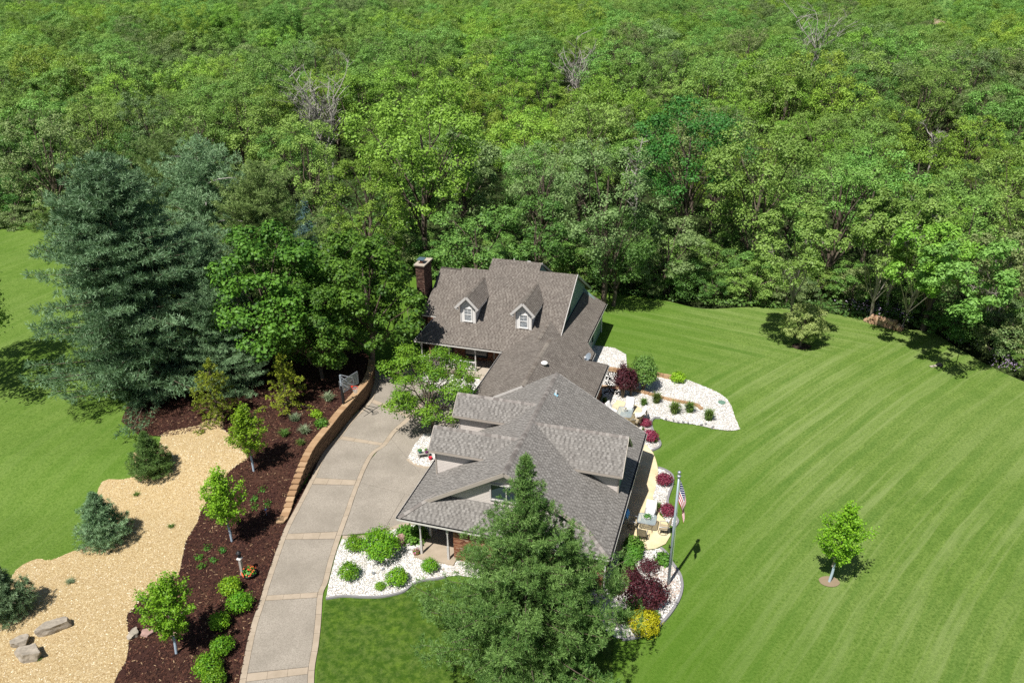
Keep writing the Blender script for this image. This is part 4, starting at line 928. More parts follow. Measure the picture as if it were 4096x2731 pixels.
# ------------------------------------------------------------------ vegetation builders
def unit(a): return a/np.maximum(1e-9, np.linalg.norm(a, axis=1, keepdims=True))
def leaf_arrays(P, N, size, aspect=.55, fold=.25, droop=.15):
    """one folded diamond leaf per point"""
    n = len(P); R0 = unit(RNG.normal(size=(n, 3))); T = unit(np.cross(N, R0)); T[:, 2] -= droop; T = unit(T); B = unit(np.cross(N, T))
    s = (size*RNG.uniform(.65, 1.3, n))[:, None]
    V = np.stack([P-T*s*.5, P+B*s*aspect*.5+N*s*fold*.3, P+T*s*.5, P-B*s*aspect*.5+N*s*fold*.3], 1).reshape(-1, 3)
    return V, (np.arange(n)*4)[:, None]+np.array([[0, 1, 2, 3]])
def limb_tubes(mb, a, b, r0, r1, n=5, wob=.12, seg=4):
    a = Vector(a); b = Vector(b); L = (b-a).length; pts = []; rs = []
    for i in range(seg+1):
        t = i/seg; p = a.lerp(b, t)+Vector((random.gauss(0, 1), random.gauss(0, 1), random.gauss(0, .4)))*L*wob*.4*math.sin(math.pi*t); p.z += L*.06*math.sin(math.pi*t)
        pts.append(p); rs.append(r0+(r1-r0)*t)
    mb.tube(pts, rs, n, caps=False); return pts
def broadleaf(h, r, base, lobes=26, twigs=20, leaves=14, size=.275, lob=.34, mat='ash', bark='bark', tr=None, zpow=1.0, fill=.35, spread=.16, lean=0, aspect=.55, flat=.75, seed=0):
    """returns (trunk mesh, crown mesh): limbs reaching to lobes, leaves clustered on twigs round each lobe"""
    global RNG
    RNG = np.random.default_rng(1000+seed); random.seed(1000+seed)
    tr = tr or h*.018+.03; mb = MB(); cz = (h+base)/2; hz_ = (h-base)/2
    top = Vector((lean*h, 0, h*.80)); tp = limb_tubes(mb, (0, 0, -.1), top, tr, tr*.25, 7, .04, 6)
    P = []; N = []; T = []; total = int(lobes*twigs*leaves*.92); nl = max(9, int(lobes*.36)); sub = 9; per = max(12, total//(nl*sub))
    for i in range(nl):
        zf = ((i+.5)/nl)**zpow*1.75-.82; a = i*2.399+random.uniform(-.5, .5)
        rr = math.sqrt(max(.04, 1-zf*zf))*random.uniform(.5, .8)
        c = Vector((math.cos(a)*rr*r+lean*h, math.sin(a)*rr*r, cz+zf*hz_*.84)); lr = r*random.uniform(.26, .44)*(lob/.27)**.5
        k = min(5, max(1, int(6*max(0.1, (c.z-base*.7)/h*.75)))); st = tp[k]
        if st.z > c.z: st = tp[max(1, k-1)]
        limb_tubes(mb, st, c, tr*.36, .02+tr*.05, 4, .12, 3)
        lt = random.uniform(-.16, .16); out = np.array([c.x-lean*h, c.y, (c.z-cz)*.9+.35*r]); out = out/np.linalg.norm(out)
        for j in range(sub):
            dj = unit((RNG.normal(size=(1, 3))+out*.7+np.array([0, 0, .3])))[0]; cc = np.array(c)+dj*lr*random.uniform(.55, 1.05)*np.array([1, 1, flat+.1]); cr = lr*random.uniform(.30, .52)
            mb.tube([c, Vector(cc)], [.02+tr*.03, .008], 3, caps=False)
            m = int(per*random.uniform(.7, 1.3)); d = RNG.normal(size=(m, 3))+dj*.5+np.array([0, 0, .55]); d = unit(d)
            q = cc+d*cr*(RNG.uniform(.45, 1.15, (m, 1)))*np.array([1.15, 1.15, flat])+RNG.normal(size=(m, 3))*cr*spread*.6
            P.append(q); N.append(unit(d*.85+np.array([0, 0, .35])+RNG.normal(size=(m, 3))*.34)); T.append(np.clip(.5+lt+random.uniform(-.18, .18)+RNG.normal(size=m)*.2+d[:, 2]*.12, 0, 1))
    P = np.concatenate(P); N = np.concatenate(N); T = np.concatenate(T)
    k = P[:, 2] > base*.5; P, N, T = P[k], N[k], T[k]
    V, Q = leaf_arrays(P, N, size, aspect)
    return mb.mesh('trunk', M[bark], True), np_mesh('crown', V, Q, T, M[mat])
def tufts(C, A, n, length, width, cone=.8):
    """needle tufts: n thin blades from each centre"""
    m = len(C); Cn = np.repeat(C, n, 0); An = np.repeat(A, n, 0); d = unit(An*cone+unit(RNG.normal(size=(m*n, 3)))); L = (length*RNG.uniform(.75, 1.2, m*n))[:, None]
    s = unit(np.cross(d, RNG.normal(size=(m*n, 3))))*width*.5
    b = Cn+An*RNG.uniform(-.4, .2, (m*n, 1))*length
    V = np.stack([b-s*.5, b+s*.5, b+d*L*.6+s, b+d*L, b+d*L*.6-s], 1)
    V = np.stack([b, b+d*L*.55+s, b+d*L, b+d*L*.55-s], 1).reshape(-1, 3)
    return V, (np.arange(m*n)*4)[:, None]+np.array([[0, 1, 2, 3]])
def conifer(h, prof, whorl=.38, per=6, tuft_n=12, tl=.19, tw=.022, dens=9.0, mat='needle', seed=0, up=.25, leaders=(), zmin=.3, jit=.22, candle=0, gapk=0.0, puff=.22, droop=0.0, tr=None):
    """prof(t) -> radius at height fraction t. Branches in whorls carrying side sprays of needle tufts"""
    global RNG
    RNG = np.random.default_rng(2000+seed); random.seed(2000+seed); mb = MB(); C = []; A = []; T = []
    tr = tr or h*.014+.03
    stems = [((0, 0), h, 1.0)]+[((lx, ly), lh, ls) for lx, ly, lh, ls in leaders]
    for (sx, sy), hh, sc in stems:
        mb.tube([(0 if sc < 1 else 0, 0, 0), (sx*.7, sy*.7, hh*.35), (sx, sy, hh*.6), (sx, sy, hh*.98)], [tr*sc, tr*sc*.75, tr*sc*.5, .015], 7, caps=False)
        z = zmin; a0 = random.random()*6
        while z < hh*.985:
            t = z/hh; R0 = prof(t)*sc
            k = max(3, int(per*(.7+.5*min(1, R0/3))))
            for i in range(k):
                if random.random() < gapk: continue
                a = a0+i*2*math.pi/k+random.uniform(-.25, .25); L = R0*random.uniform(1-jit*1.6, 1+jit)
                bx, by = sx*min(1, t*1.6), sy*min(1, t*1.6)
                el = up*(.35+t*1.1)+random.uniform(-.08, .10); dr = Vector((math.cos(a), math.sin(a), 0))
                npt = max(2, int(L/.35)); pts = []
                for j in range(npt+1):
                    f = j/npt; pts.append(Vector((bx, by, z))+dr*L*f+Vector((0, 0, L*(math.tan(el)*f+.14*f*f-droop*f*f))))
                mb.tube(pts, [max(.008, tr*.25*(1-t))*(1-.8*j/npt)+.006 for j in range(npt+1)], 4, caps=False)
                side = dr.cross(Vector((0, 0, 1)))
                nt_ = int(dens*L*(.5+.6*min(1.5, L/2)))+4
                f = 1-RNG.random(nt_)**1.25*.82; wdt = (puff*L*(1-f*.55)+.10)*RNG.uniform(-1, 1, nt_)
                base_ = np.array([bx, by, z])+np.outer(f*L, np.array(dr))+np.outer(wdt, np.array(side))
                base_[:, 2] += L*(math.tan(el)*f+.14*f*f-droop*f*f)+RNG.uniform(-.06, .16, nt_)*min(1, L*.6)-np.abs(wdt)*droop
                C.append(base_); A.append(unit(np.array(dr)*.7+np.outer(np.sign(wdt), np.array(side))*.35+np.array([0, 0, .5])+RNG.normal(size=(nt_, 3))*.25)); T.append(RNG.uniform(.1, .9, 1)*.5+RNG.uniform(0, .5, nt_))
            z += whorl*random.uniform(.75, 1.2)*(1-.45*t); a0 += 1.1
        nt_ = 14; zt = hh*(1-RNG.random(nt_)*.09); C.append(np.stack([np.full(nt_, sx)+RNG.normal(size=nt_)*.04, np.full(nt_, sy)+RNG.normal(size=nt_)*.04, zt], 1)); A.append(unit(np.stack([RNG.normal(size=nt_)*.4, RNG.normal(size=nt_)*.4, np.ones(nt_)], 1))); T.append(RNG.uniform(.4, 1, nt_))
    C = np.concatenate(C); A = np.concatenate(A); T = np.concatenate(T)
    V, Q = tufts(C, A, tuft_n, tl, tw); TT = np.clip(np.repeat(T, tuft_n)+RNG.normal(size=len(T)*tuft_n)*.15, 0, 1)
    if candle:
        k = RNG.random(len(C)) < candle; c2 = C[k]; n = len(c2); dd = unit(np.stack([RNG.normal(size=n)*.15, RNG.normal(size=n)*.15, np.ones(n)], 1))*.26; s = np.tile(np.array([[.016, 0, 0]]), (n, 1)); s2 = np.tile(np.array([[0, .016, 0]]), (n, 1))
        for ss in (s, s2):
            V2 = np.stack([c2-ss, c2+ss, c2+ss*.6+dd, c2-ss*.6+dd], 1).reshape(-1, 3); Q2 = (np.arange(n)*4)[:, None]+np.array([[0, 1, 2, 3]])+len(V); V = np.concatenate([V, V2]); Q = np.concatenate([Q, Q2]); TT = np.concatenate([TT, np.full(n, 1.0)])
    return mb.mesh('trunk', M['bark'], True), np_mesh('crown', V, Q, TT, M[mat])
def bare(h, r, n=14, seed=0, up=1.5):
    random.seed(3000+seed); mb = MB(); 
    for s in range(random.choice((1, 2, 3)) if r > 2 else 1):
        a0 = random.random()*6.28; lean = Vector((math.cos(a0), math.sin(a0), 0))*r*.25
        tp = limb_tubes(mb, lean*.2, lean+Vector((0, 0, h*.85)), .2, .06, 6, .06, 6)
        for i in range(n):
            st = tp[random.randint(2, 6)]; a = random.random()*6.28; L = r*random.uniform(.5, 1.0); e = st+Vector((math.cos(a)*L, math.sin(a)*L, L*up*random.uniform(.6, 1.3)))
            q = limb_tubes(mb, st, e, .10, .045, 4, .12, 4)
            for _ in range(6):
                s2 = random.choice(q[1:]); e2 = s2+Vector((random.gauss(0, 1), random.gauss(0, 1), random.uniform(.3, 1.4)))*L*.3; q2 = limb_tubes(mb, s2, e2, .05, .025, 3, .12, 2)
                for _ in range(2): e3 = q2[-1]+Vector((random.gauss(0, 1), random.gauss(0, 1), random.uniform(0, 1)))*L*.16; mb.tube([q2[1], e3], [.026, .014], 3, caps=False)
    return mb.mesh('trunk', M['dead'])
def place(name, meshes, loc, rz, sc, label, cat, group=None, zs=1.0):
    o = bpy.data.objects.new(name, None); COL.objects.link(o); o.location = loc; o.rotation_euler = (0, 0, rz); o.scale = (sc, sc, sc*zs)
    prop(o, label, cat, group)
    for nm, me in zip(('trunk', 'crown'), meshes):
        if me is None: continue
        c = bpy.data.objects.new(nm, me); COL.objects.link(c); c.parent = o
    return o

# prototypes of the woods
PR = {}
def proto(key, mats, **k):
    t, c = broadleaf(**k)
    for m in mats:
        if m == k.get('mat', 'ash'): PR[(key, m)] = (t, c)
        else: c2 = c.copy(); c2.materials.clear(); c2.materials.append(M[m]); PR[(key, m)] = (t, c2)
proto('round', ['ash', 'oak', 'lime', 'deep'], h=14, r=5.2, base=4.0, lobes=34, twigs=24, leaves=15, size=.275, lob=.30, mat='ash', seed=1)
proto('broad', ['ash', 'lime', 'oak', 'olive', 'deep'], h=15, r=6.2, base=4.5, lobes=44, twigs=22, leaves=14, size=.275, lob=.24, mat='ash', seed=2, zpow=.85)
proto('tall', ['ash', 'olive', 'lime'], h=17, r=4.6, base=5.0, lobes=40, twigs=20, leaves=14, size=.24, lob=.27, mat='ash', seed=3)
proto('feathery', ['ash', 'olive', 'lime'], h=15.5, r=5.5, base=4.2, lobes=60, twigs=15, leaves=13, size=.225, lob=.19, mat='ash', seed=4, fill=.15)
proto('low', ['oak', 'olive', 'deep'], h=9.5, r=4.4, base=1.6, lobes=30, twigs=22, leaves=13, size=.275, lob=.30, mat='oak', seed=5)
proto('bushy', ['oak', 'ash', 'olive'], h=5.0, r=2.8, base=.3, lobes=22, twigs=22, leaves=12, size=.20, lob=.34, mat='oak', seed=6)
for m_ in ('round', 'broad'):
    t_, c_ = PR[(m_, 'ash')]
FORMW = {'round': 'round-crowned', 'broad': 'broad-crowned', 'tall': 'tall narrow', 'feathery': 'feathery', 'low': 'spreading', 'bushy': 'bushy'}
COLW = {'ash': 'mid green', 'lime': 'yellow-green', 'oak': 'dark green', 'olive': 'olive green', 'deep': 'very dark green'}
HH = {'round': 14, 'broad': 15, 'tall': 17, 'feathery': 15.5, 'low': 9.5, 'bushy': 5.0}
def hit(x, y, z): return g(x, y, z)
TREES = []   # (x, y, form, mat, scale, special label or None)
recs = []
def special(px, py, form, mat, sc, label):
    """px,py: pixel of the crown top in the photograph"""
    p = hit(px, py, HH[form]*sc-.5); TREES.append((p.x, p.y, form, mat, sc, label))
K = 4096/2352
special(960*K, 225*K, 'broad', 'lime', 1.25, 'big bright yellow-green tree rising behind the left end of the house')
special(1590*K, 275*K, 'broad', 'deep', 1.05, 'darkest green broad tree amid the lighter woods above the right lawn')
special(1400*K, 350*K, 'tall', 'olive', .95, 'slim olive tree in the woods behind the house ridge')
special(1250*K, 330*K, 'feathery', 'olive', .9, 'feathery olive tree just behind the highest roof')
special(1760*K, 330*K, 'broad', 'ash', 1.0, 'broad light tree whose crown hangs over the willow side of the lawn')
special(1950*K, 330*K, 'feathery', 'ash', 1.0, 'feathery tree at the lawn edge above the log pile')
special(2200*K, 420*K, 'tall', 'ash', .85, 'slender tree leaning at the far right lawn corner')
special(1090*K, 470*K, 'low', 'oak', 1.1, 'low dark tree close behind the chimney end of the house')
special(1230*K, 470*K, 'low', 'oak', 1.0, 'low dark tree directly behind the main ridge')
special(1420*K, 480*K, 'round', 'oak', .75, 'small dense tree at the wood edge behind the upper gable')
special(1540*K, 500*K, 'low', 'olive', .9, 'low olive tree at the wood edge left of the willow')
special(1100*K, 100*K, 'tall', 'lime', 1.0, 'yellow-green tree with visible forked trunks high in the woods')
special(85*K, 270*K, 'feathery', 'olive', 1.0, 'thin feathery tree beside the broken branch at the left edge')
special(830*K, 180*K, 'round', 'ash', 1.0, 'round tree in the woods above the dead grey tree')
special(620*K, 250*K, 'round', 'ash', .95, 'round tree just behind the big blue-green pines')
special(700*K, 300*K, 'tall', 'ash', .8, 'slim tree between the pines and the dead grey tree')
special(1060*K, 330*K, 'low', 'olive', 1.2, 'olive tree right of the big yellow-green tree')
special(2120*K, 330*K, 'broad', 'lime', .8, 'small yellow-green tree over the gap in the right-hand woods')
random.seed(11)
lb = [(-130, 112), (-90, 104), (-59, 100), (-38, 98), (-22, 92), (-12, 87), (-2, 84), (8, 82), (15, 80), (22, 78), (30, 77), (36, 73), (41, 68), (47, 61), (56, 53), (75, 44)]
def lawny(x): return float(np.interp(x, [p[0] for p in lb], [p[1] for p in lb]))
DEADS = [(745*K, 260*K, 10, 3.6), (1320*K, 175*K, 10, 3.6), (1870*K, 105*K, 12, 5.6), (2150*K, 320*K, 7, 1.7), (1470*K, 380*K, 9, 1.6)]
deadp = [hit(a, b, h) for a, b, h, r in DEADS]
def keepout(x, y):
    if y > 195 and y < 262 and -97+(-.02)*(y-200) < x < -36 : return True
    ang = x/max(1, y)
    if y > 250 and (.327 < ang < .347 or .482 < ang < .518): return True
    for p in deadp:
        if abs(x-p.x*(y/p.y)) < 4.5 and p.y-30 < y < p.y+5: return True
    return False
used = [(t[0], t[1]) for t in TREES]; far = []
y = 62.0; row = 0
while y < 430:
    wdt = y*.74+22; sp = 7.6 if y < 150 else 8.8
    x = -wdt+random.uniform(0, sp)
    while x < wdt:
        px, py = x+random.uniform(-2.4, 2.4), y+random.uniform(-2.6, 2.6); x += sp
        ly = lawny(px)+2.5
        if py < ly or keepout(px, py): continue
        if px < -16 and py < 103: continue
        if any((px-a)**2+(py-b)**2 < 22 for a, b in used): continue
        patchn = math.sin(px*.045+1.3)+math.sin(py*.06+px*.02)+random.uniform(-1.1, 1.1)
        edge = py-ly < 10
        if edge and random.random() < .35: form = 'low'
        else: form = random.choice(('round', 'broad', 'tall', 'feathery', 'feathery', 'broad'))
        opts = [m for (f_, m) in PR if f_ == form]
        if patchn > .9: pref = 'lime'
        elif patchn < -1.2: pref = 'olive' if random.random() < .6 else 'oak'
        else: pref = 'ash'
        if px > 5 and py < 170 and random.random() < .22: pref = random.choice(('olive', 'oak', 'deep'))
        m = pref if pref in opts else random.choice(opts)
        if m == 'deep' and random.random() < .6: m = opts[0]
        sc = random.uniform(.72, 1.08)*(1.0 if py > 120 else .86)
        (TREES if False else far).append((px, py, form, m, sc, None))
    y += sp*.86; row += 1
far.sort(key=lambda t: math.hypot(t[0], t[1])+ (200 if abs(t[0]) > t[1]*.70+6 else 0))
NNEAR = 300-len(TREES)
near = far[:NNEAR]; rest = far[NNEAR:]
def side_word(p):
    f = (p[0]*F/(p[1]*.9+14)+2048)/4096
    return ('far left', 'left', 'left of centre', 'middle', 'right of centre', 'right', 'far right')[max(0, min(6, int(f*7)))], f
PLACES = ['above the left lawn', 'above the blue-green pines', 'above the dead grey tree', 'straight behind the chimney', 'straight behind the house', 'behind the upper gable', 'above the darkest tree', 'above the willow', 'above the log pile', 'above the right lawn corner']
cnt = {}
ORD = ['first', 'second', 'third', 'fourth', 'fifth', 'sixth', 'seventh', 'eighth', 'ninth', 'tenth', 'eleventh', 'twelfth', 'thirteenth', 'fourteenth', 'fifteenth', 'sixteenth', 'seventeenth', 'eighteenth', 'nineteenth', 'twentieth', 'next', 'next but one', 'further', 'last']
recs = sorted(TREES+near, key=lambda t: t[0]/t[1])
for i, (x, y, form, m, sc, lab) in enumerate(recs):
    if lab is None:
        f = max(0, min(.999, side_word((x, y))[1])); place_ = PLACES[int(f*10)]; dist = y-lawny(x)
        dep = ['wood edge', 'second row', 'few trees deep', 'mid wood', 'deep wood', 'far wood'][min(5, int(dist/13))]
        key = (form, m, place_, dep); n_ = cnt.get(key, 0); cnt[key] = n_+1
        lab = f"{ORD[n_]} {COLW[m]} {FORMW[form]} tree from left, {dep}, {place_}"
    t_, c_ = PR[(form, m)]
    place('woodland_tree', (t_, c_), (x, y, -.1), random.uniform(0, 6.28), sc, lab, 'tree', 'broadleaf trees of the woods', random.uniform(.88, 1.08))
# remaining, farther trees: one mass instanced on points
pc = bpy.data.collections.new('far_tree_kinds'); kinds = []
for (f_, m_), (t_, c_) in sorted(PR.items(), key=lambda q: q[0]):
    if f_ in ('bushy',) or m_ == 'deep': continue
    kinds.append((f_, m_))
    mo_ = bpy.data.objects.new('t%02d' % len(kinds), c_); pc.objects.link(mo_)
pm = bpy.data.meshes.new('distant_woods'); pm.from_pydata([(a[0], a[1], -.1) for a in rest], [], []); pm.update()
ai = pm.attributes.new('kind_index', 'INT', 'POINT'); ai.data.foreach_set('value', [kinds.index((a[2], a[3])) if (a[2], a[3]) in kinds else 0 for a in rest])
asx = pm.attributes.new('size', 'FLOAT', 'POINT'); asx.data.foreach_set('value', [a[4] for a in rest])
ar = pm.attributes.new('turn', 'FLOAT', 'POINT'); ar.data.foreach_set('value', [random.uniform(0, 6.28) for a in rest])
dw = link('distant_woods', pm); dw['kind'] = 'stuff'
gn = bpy.data.node_groups.new('woods', 'GeometryNodeTree'); gn.interface.new_socket('Geometry', in_out='INPUT', socket_type='NodeSocketGeometry'); gn.interface.new_socket('Geometry', in_out='OUTPUT', socket_type='NodeSocketGeometry')
gi = gn.nodes.new('NodeGroupInput'); go_ = gn.nodes.new('NodeGroupOutput'); ip = gn.nodes.new('GeometryNodeInstanceOnPoints'); ci = gn.nodes.new('GeometryNodeCollectionInfo')
ci.inputs['Collection'].default_value = pc; ci.inputs['Separate Children'].default_value = True; ci.inputs['Reset Children'].default_value = True; ip.inputs['Pick Instance'].default_value = True
def na(nm, ty): n = gn.nodes.new('GeometryNodeInputNamedAttribute'); n.data_type = ty; n.inputs['Name'].default_value = nm; return n.outputs[0]
cx = gn.nodes.new('ShaderNodeCombineXYZ'); gn.links.new(na('turn', 'FLOAT'), cx.inputs[2])
gn.links.new(gi.outputs[0], ip.inputs['Points']); gn.links.new(ci.outputs[0], ip.inputs['Instance']); gn.links.new(na('kind_index', 'INT'), ip.inputs['Instance Index'])
gn.links.new(cx.outputs[0], ip.inputs['Rotation']); gn.links.new(na('size', 'FLOAT'), ip.inputs['Scale']); gn.links.new(ip.outputs[0], go_.inputs[0])
md = dw.modifiers.new('woods', 'NODES'); md.node_group = gn
# dead trees
DL = ['bare grey tree standing above the dark maples, left of the bright tree', 'pale bare twiggy tree in the woods above the house ridge', 'large bleached dead tree high in the woods at upper right', 'small dead snag showing among the right-hand trees', 'thin bare stem beside the darkest tree']
for i, ((a, b, h, r), p) in enumerate(zip(DEADS, deadp)):
    o = link('dead_tree', bare(h*1.12, r*1.15, 15, i)); o.location = (p.x, p.y, 0); prop(o, DL[i], 'dead tree')
# understorey shrubs closing the edge of the woods
SB = []; random.seed(5)
def shl(m, where, rear):
    k = (m, where, rear); n = scn.get(k, 0); scn[k] = n+1
    return f"{ORD[min(n, 23)]} {COLW[m]} {'rear' if rear else 'front'} shrub from left, wood edge {where}" 
for i in range(-14, 58):
    for dep in (0, 1, 2):
        x = -60+i*1.9+random.uniform(-.8, .8)+dep; y = lawny(x)-2.2+dep*3.2+random.uniform(-.6, .6)
        if -27 < x < -14 or x > 40 and dep == 0: pass
        if 29 < x < 39 and dep == 0 and random.random() < .75: continue
        SB.append((x, y))
for y_ in (66, 63, 60, 57.5, 54, 51, 48):
    SB.append((float(np.interp(y_, [44, 52, 58.5, 63.5, 67], [58, 48.6, 43.8, 42, 41.2]))+random.uniform(0, .8), y_))
    for e_ in (2.4, 4.6, 7.0): SB.append((float(np.interp(y_, [44, 52, 58.5, 63.5, 67], [58.2, 48.8, 44, 42.4, 41.6]))+e_+random.uniform(0, .8), y_+random.uniform(-1, 1)))
SB.sort(); scn = {}
for i, (x, y) in enumerate(SB):
    m = random.choice(('oak', 'ash', 'olive')); t_, c_ = PR[('bushy', m)]
    where = 'along the left lawn' if x < -30 else 'behind the pines' if x < -12 else 'behind the house' if x < 12 else 'behind the willow' if x < 29 else 'by the log pile' if x < 40 else 'down right side of lawn'
    place('edge_shrub', (t_, c_), (x, y, -.15), random.uniform(0, 6.28), random.uniform(.5, .95), shl(m, where, y > lawny(x)-.6), 'shrub', 'undergrowth shrubs at the edge of the woods', random.uniform(.7, 1.0))
# ground cover under the edge of the woods
n_ = 45000; gx_ = RNG.uniform(-75, 75, n_); gy_ = RNG.random(n_)**1.6*34; ly_ = np.interp(gx_, [p[0] for p in lb], [p[1] for p in lb])-4.2
lim_ = np.where(gx_ > 36, 2.0, 0); P_ = np.stack([gx_, ly_+gy_+lim_, RNG.random(n_)**1.5*.55], 1); P_ += np.stack([np.zeros(n_), np.zeros(n_), .25*np.maximum(0, np.sin(P_[:, 0]*.9)*np.sin(P_[:, 1]*.8))], 1)
V_, Q_ = leaf_arrays(P_, unit(RNG.normal(size=(n_, 3))*.5+np.array([0, -.2, .9])), .30, .7); link('ground_cover', np_mesh('ground_cover', V_, Q_, np.clip(.35+.25*np.sin(P_[:, 0]*.35)+RNG.normal(size=n_)*.2, 0, 1), M['oak']))['kind'] = 'stuff'
# phlox drifts: flower heads and stems
def flowers(px_list, label):
    C = []
    for (a, b, r, n) in px_list:
        p = g(a, b, .0); d = RNG.normal(size=(n, 2))*r; z = RNG.uniform(.35, .85, n); C.append(np.stack([p.x+d[:, 0], p.y+d[:, 1], z], 1))
    C = np.concatenate(C); m = 5; P = np.repeat(C, m, 0)+RNG.normal(size=(len(C)*m, 3))*.09; N = unit(RNG.normal(size=P.shape)*.5+np.array([0, -.3, 1.0])); V, Q = leaf_arrays(P, N, .11, .9)
    e = empty('phlox_drift', (0, 0, 0), label=label, cat='wildflowers'); link('blossoms', np_mesh('blossoms', V, Q, RNG.random(len(P)), M['flower']), e)
    P = np.repeat(C, 6, 0)*np.array([1, 1, 0])+RNG.normal(size=(len(C)*6, 3))*.12; P[:, 2] = RNG.uniform(.0, .65, len(P)); V, Q = leaf_arrays(P, unit(RNG.normal(size=P.shape)), .22, .3); link('foliage', np_mesh('foliage', V, Q, RNG.random(len(P)), M['oak']), e)
z8 = zm(2900, 900, 1.96)
flowers([(*z3a, .55, 26) for z3a in ((90, 925), (130, 915), (195, 905), (110, 935))], 'lilac wildflowers at the far edge of the left lawn')
flowers([(*z8(1110, 690), .8, 30), (*z8(1050, 650), .8, 18), (*z8(1250, 700), .6, 16)], 'lilac wildflowers in the shade left of the log pile')
flowers([(*z8(1370, 720), .7, 34), (*z8(1400, 690), .5, 20)], 'pale wildflowers just behind the right end of the log pile')
flowers([(*z8(1930, 930), .7, 26), (*z8(2090, 1010), .8, 20), (*z8(2260, 1130), .7, 34), (*z8(2160, 1050), .6, 14)], 'lilac wildflowers down the right-hand lawn edge')

# ------------------------------------------------------------------ garden trees
# white pines
def pine_prof(t):
    return float(np.interp(t, [0, .04, .12, .3, .45, .6, .75, .88, 1], [4.2, 4.5, 4.7, 4.2, 3.0, 1.8, 1.0, .5, .08]))
t_, c_ = conifer(12.8, pine_prof, whorl=.36, per=8, tuft_n=13, tl=.20, tw=.028, dens=15, mat='needle', seed=1, leaders=((2.3, .2, 8.0, .5), (1.9, -2.0, 7.0, .5), (-1.5, -1.4, 7.8, .45)), zmin=.5, candle=.14, jit=.34, gapk=.14)
pp = g(2060, 2700, 0); place('white_pine', (t_, c_), (pp.x+.55, pp.y+.6, 0), .3, 1.0, 'large green pine in the front lawn covering the garage gable', 'pine tree')
def bigp(t): return .93*float(np.interp(t, [0, .06, .2, .4, .6, .75, .9, 1], [5.6, 6.6, 6.9, 6.2, 5.0, 3.8, 2.3, .5]))
tb, cb = conifer(19, bigp, whorl=.75, per=8, tuft_n=9, tl=.36, tw=.05, dens=8.5, mat='needle_blue', seed=2, up=.22, zmin=.5, jit=.3, gapk=.06, droop=.1, leaders=((1.8, 1.5, 17.5, .5), (-1.5, .8, 17, .5)), candle=.03)
def bt(px, py): return gt(px*K, py*K)
p = bt(338, 895); place('white_pine', (tb, cb), (p.x+.6, p.y-.6, p.z-.1), .5, 1.0, 'huge blue-green pine nearest the wood chip bed', 'pine tree')
tb2, cb2 = conifer(18, bigp, whorl=.8, per=8, tuft_n=9, tl=.36, tw=.05, dens=6.5, mat='needle_blue', seed=3, up=.3, zmin=1.0, jit=.35, gapk=.15, leaders=((2.0, 0, 16, .5),), candle=.03)
tq_, cq_ = tb2, cb2.copy(); cq_.materials.clear(); cq_.materials.append(M['needle_olive'])
def topat(px, py, h): q = g(px*K, py*K, h); return (q.x, q.y, hbed(q.x, q.y)-.1)
wp2 = place('white_pine', (tb2, cb2), topat(450, 345, 17.0), 2.2, .93, 'second blue-green pine with bare dead limbs, right behind the front one', 'pine tree')
for z_, a_, L_ in ((13.5, -2.9, 6.2), (11.5, -3.4, 6.8), (16, -4.6, 3.0), (9.5, -3.0, 7.2)):
    d_ = MB(); limb_tubes(d_, (0, 0, z_), (math.cos(a_)*L_, math.sin(a_)*L_, z_+L_*.32), .09, .03, 5, .08, 4); d_.build('dead_limb', M['dead'], wp2)
place('white_pine', (tq_, cq_), topat(590, 385, 16.0), 4.0, .85, 'duller olive pine at the right end of the pine group', 'pine tree')
place('white_pine', (tb2, cb2), (-22.0, 55.9, .9), 3.3, .55, 'smallest blue-green pine at the right foot of the big pines', 'pine tree')
place('white_pine', (tb2, cb2), (-23.6, 58.5, 1.0), 5.0, .72, 'lower pine added to darken the gap between big pine and maple', 'pine tree')  # extra pine, put in to darken the gap where lit mulch showed
place('white_pine', (tq_, cq_), topat(370, 330, 16.0), 1.0, .88, 'olive pine peeking over the blue-green pines', 'pine tree')
ts, cs_ = conifer(11, lambda t: 2.2*(1-t)+.1, whorl=.5, per=7, tuft_n=8, tl=.24, tw=.04, dens=8, mat='spruce', seed=4, up=-.05)
place('spruce', (ts, cs_), topat(700, 470, 10.5), 0, .95, 'narrow blue spruce showing between the pines and the maple', 'spruce tree'); place('spruce', (ts, cs_), topat(685, 480, 9.5), 2, .85, 'slightly lower blue spruce left of the other spruce', 'spruce tree')
# dark maples left of the house
tm, cm = broadleaf(h=12.5, r=5.7, base=2.4, lobes=62, twigs=26, leaves=15, size=.25, lob=.24, mat='maple', seed=21, aspect=.8, spread=.17, flat=.8)
tm2, cm2 = broadleaf(h=12.5, r=5.0, base=1.8, lobes=60, twigs=24, leaves=15, size=.275, lob=.24, mat='maple', seed=22, aspect=.8, spread=.17, flat=.8)
place('maple', (tm, cm), (-18.9, 57.9, .9), .4, 1.0, 'dark leafy maple between the pines and the basketball hoop', 'maple tree')
place('maple', (tm2, cm2), (-11.9, 60.8, .3), 1.4, .93, 'dark leafy maple shading the left end of the porch roof', 'maple tree')
place('maple', (tm, cm), (-15.4, 57.6, .8), 3.4, .72, 'lower dark maple added for shade behind the basketball hoop', 'maple tree')  # extra maple, put in so its shade covers the lit mulch
tl_, cl_ = broadleaf(h=13, r=4.4, base=2.0, lobes=60, twigs=22, leaves=14, size=.17, lob=.22, mat='lime', seed=23, spread=.2)
q = topat(835, 375, 12.6); place('linden', (tl_, cl_), (q[0], q[1], 0), 0, 1.05, 'yellow-green tree with rusty blossom standing over the dark maples', 'tree')
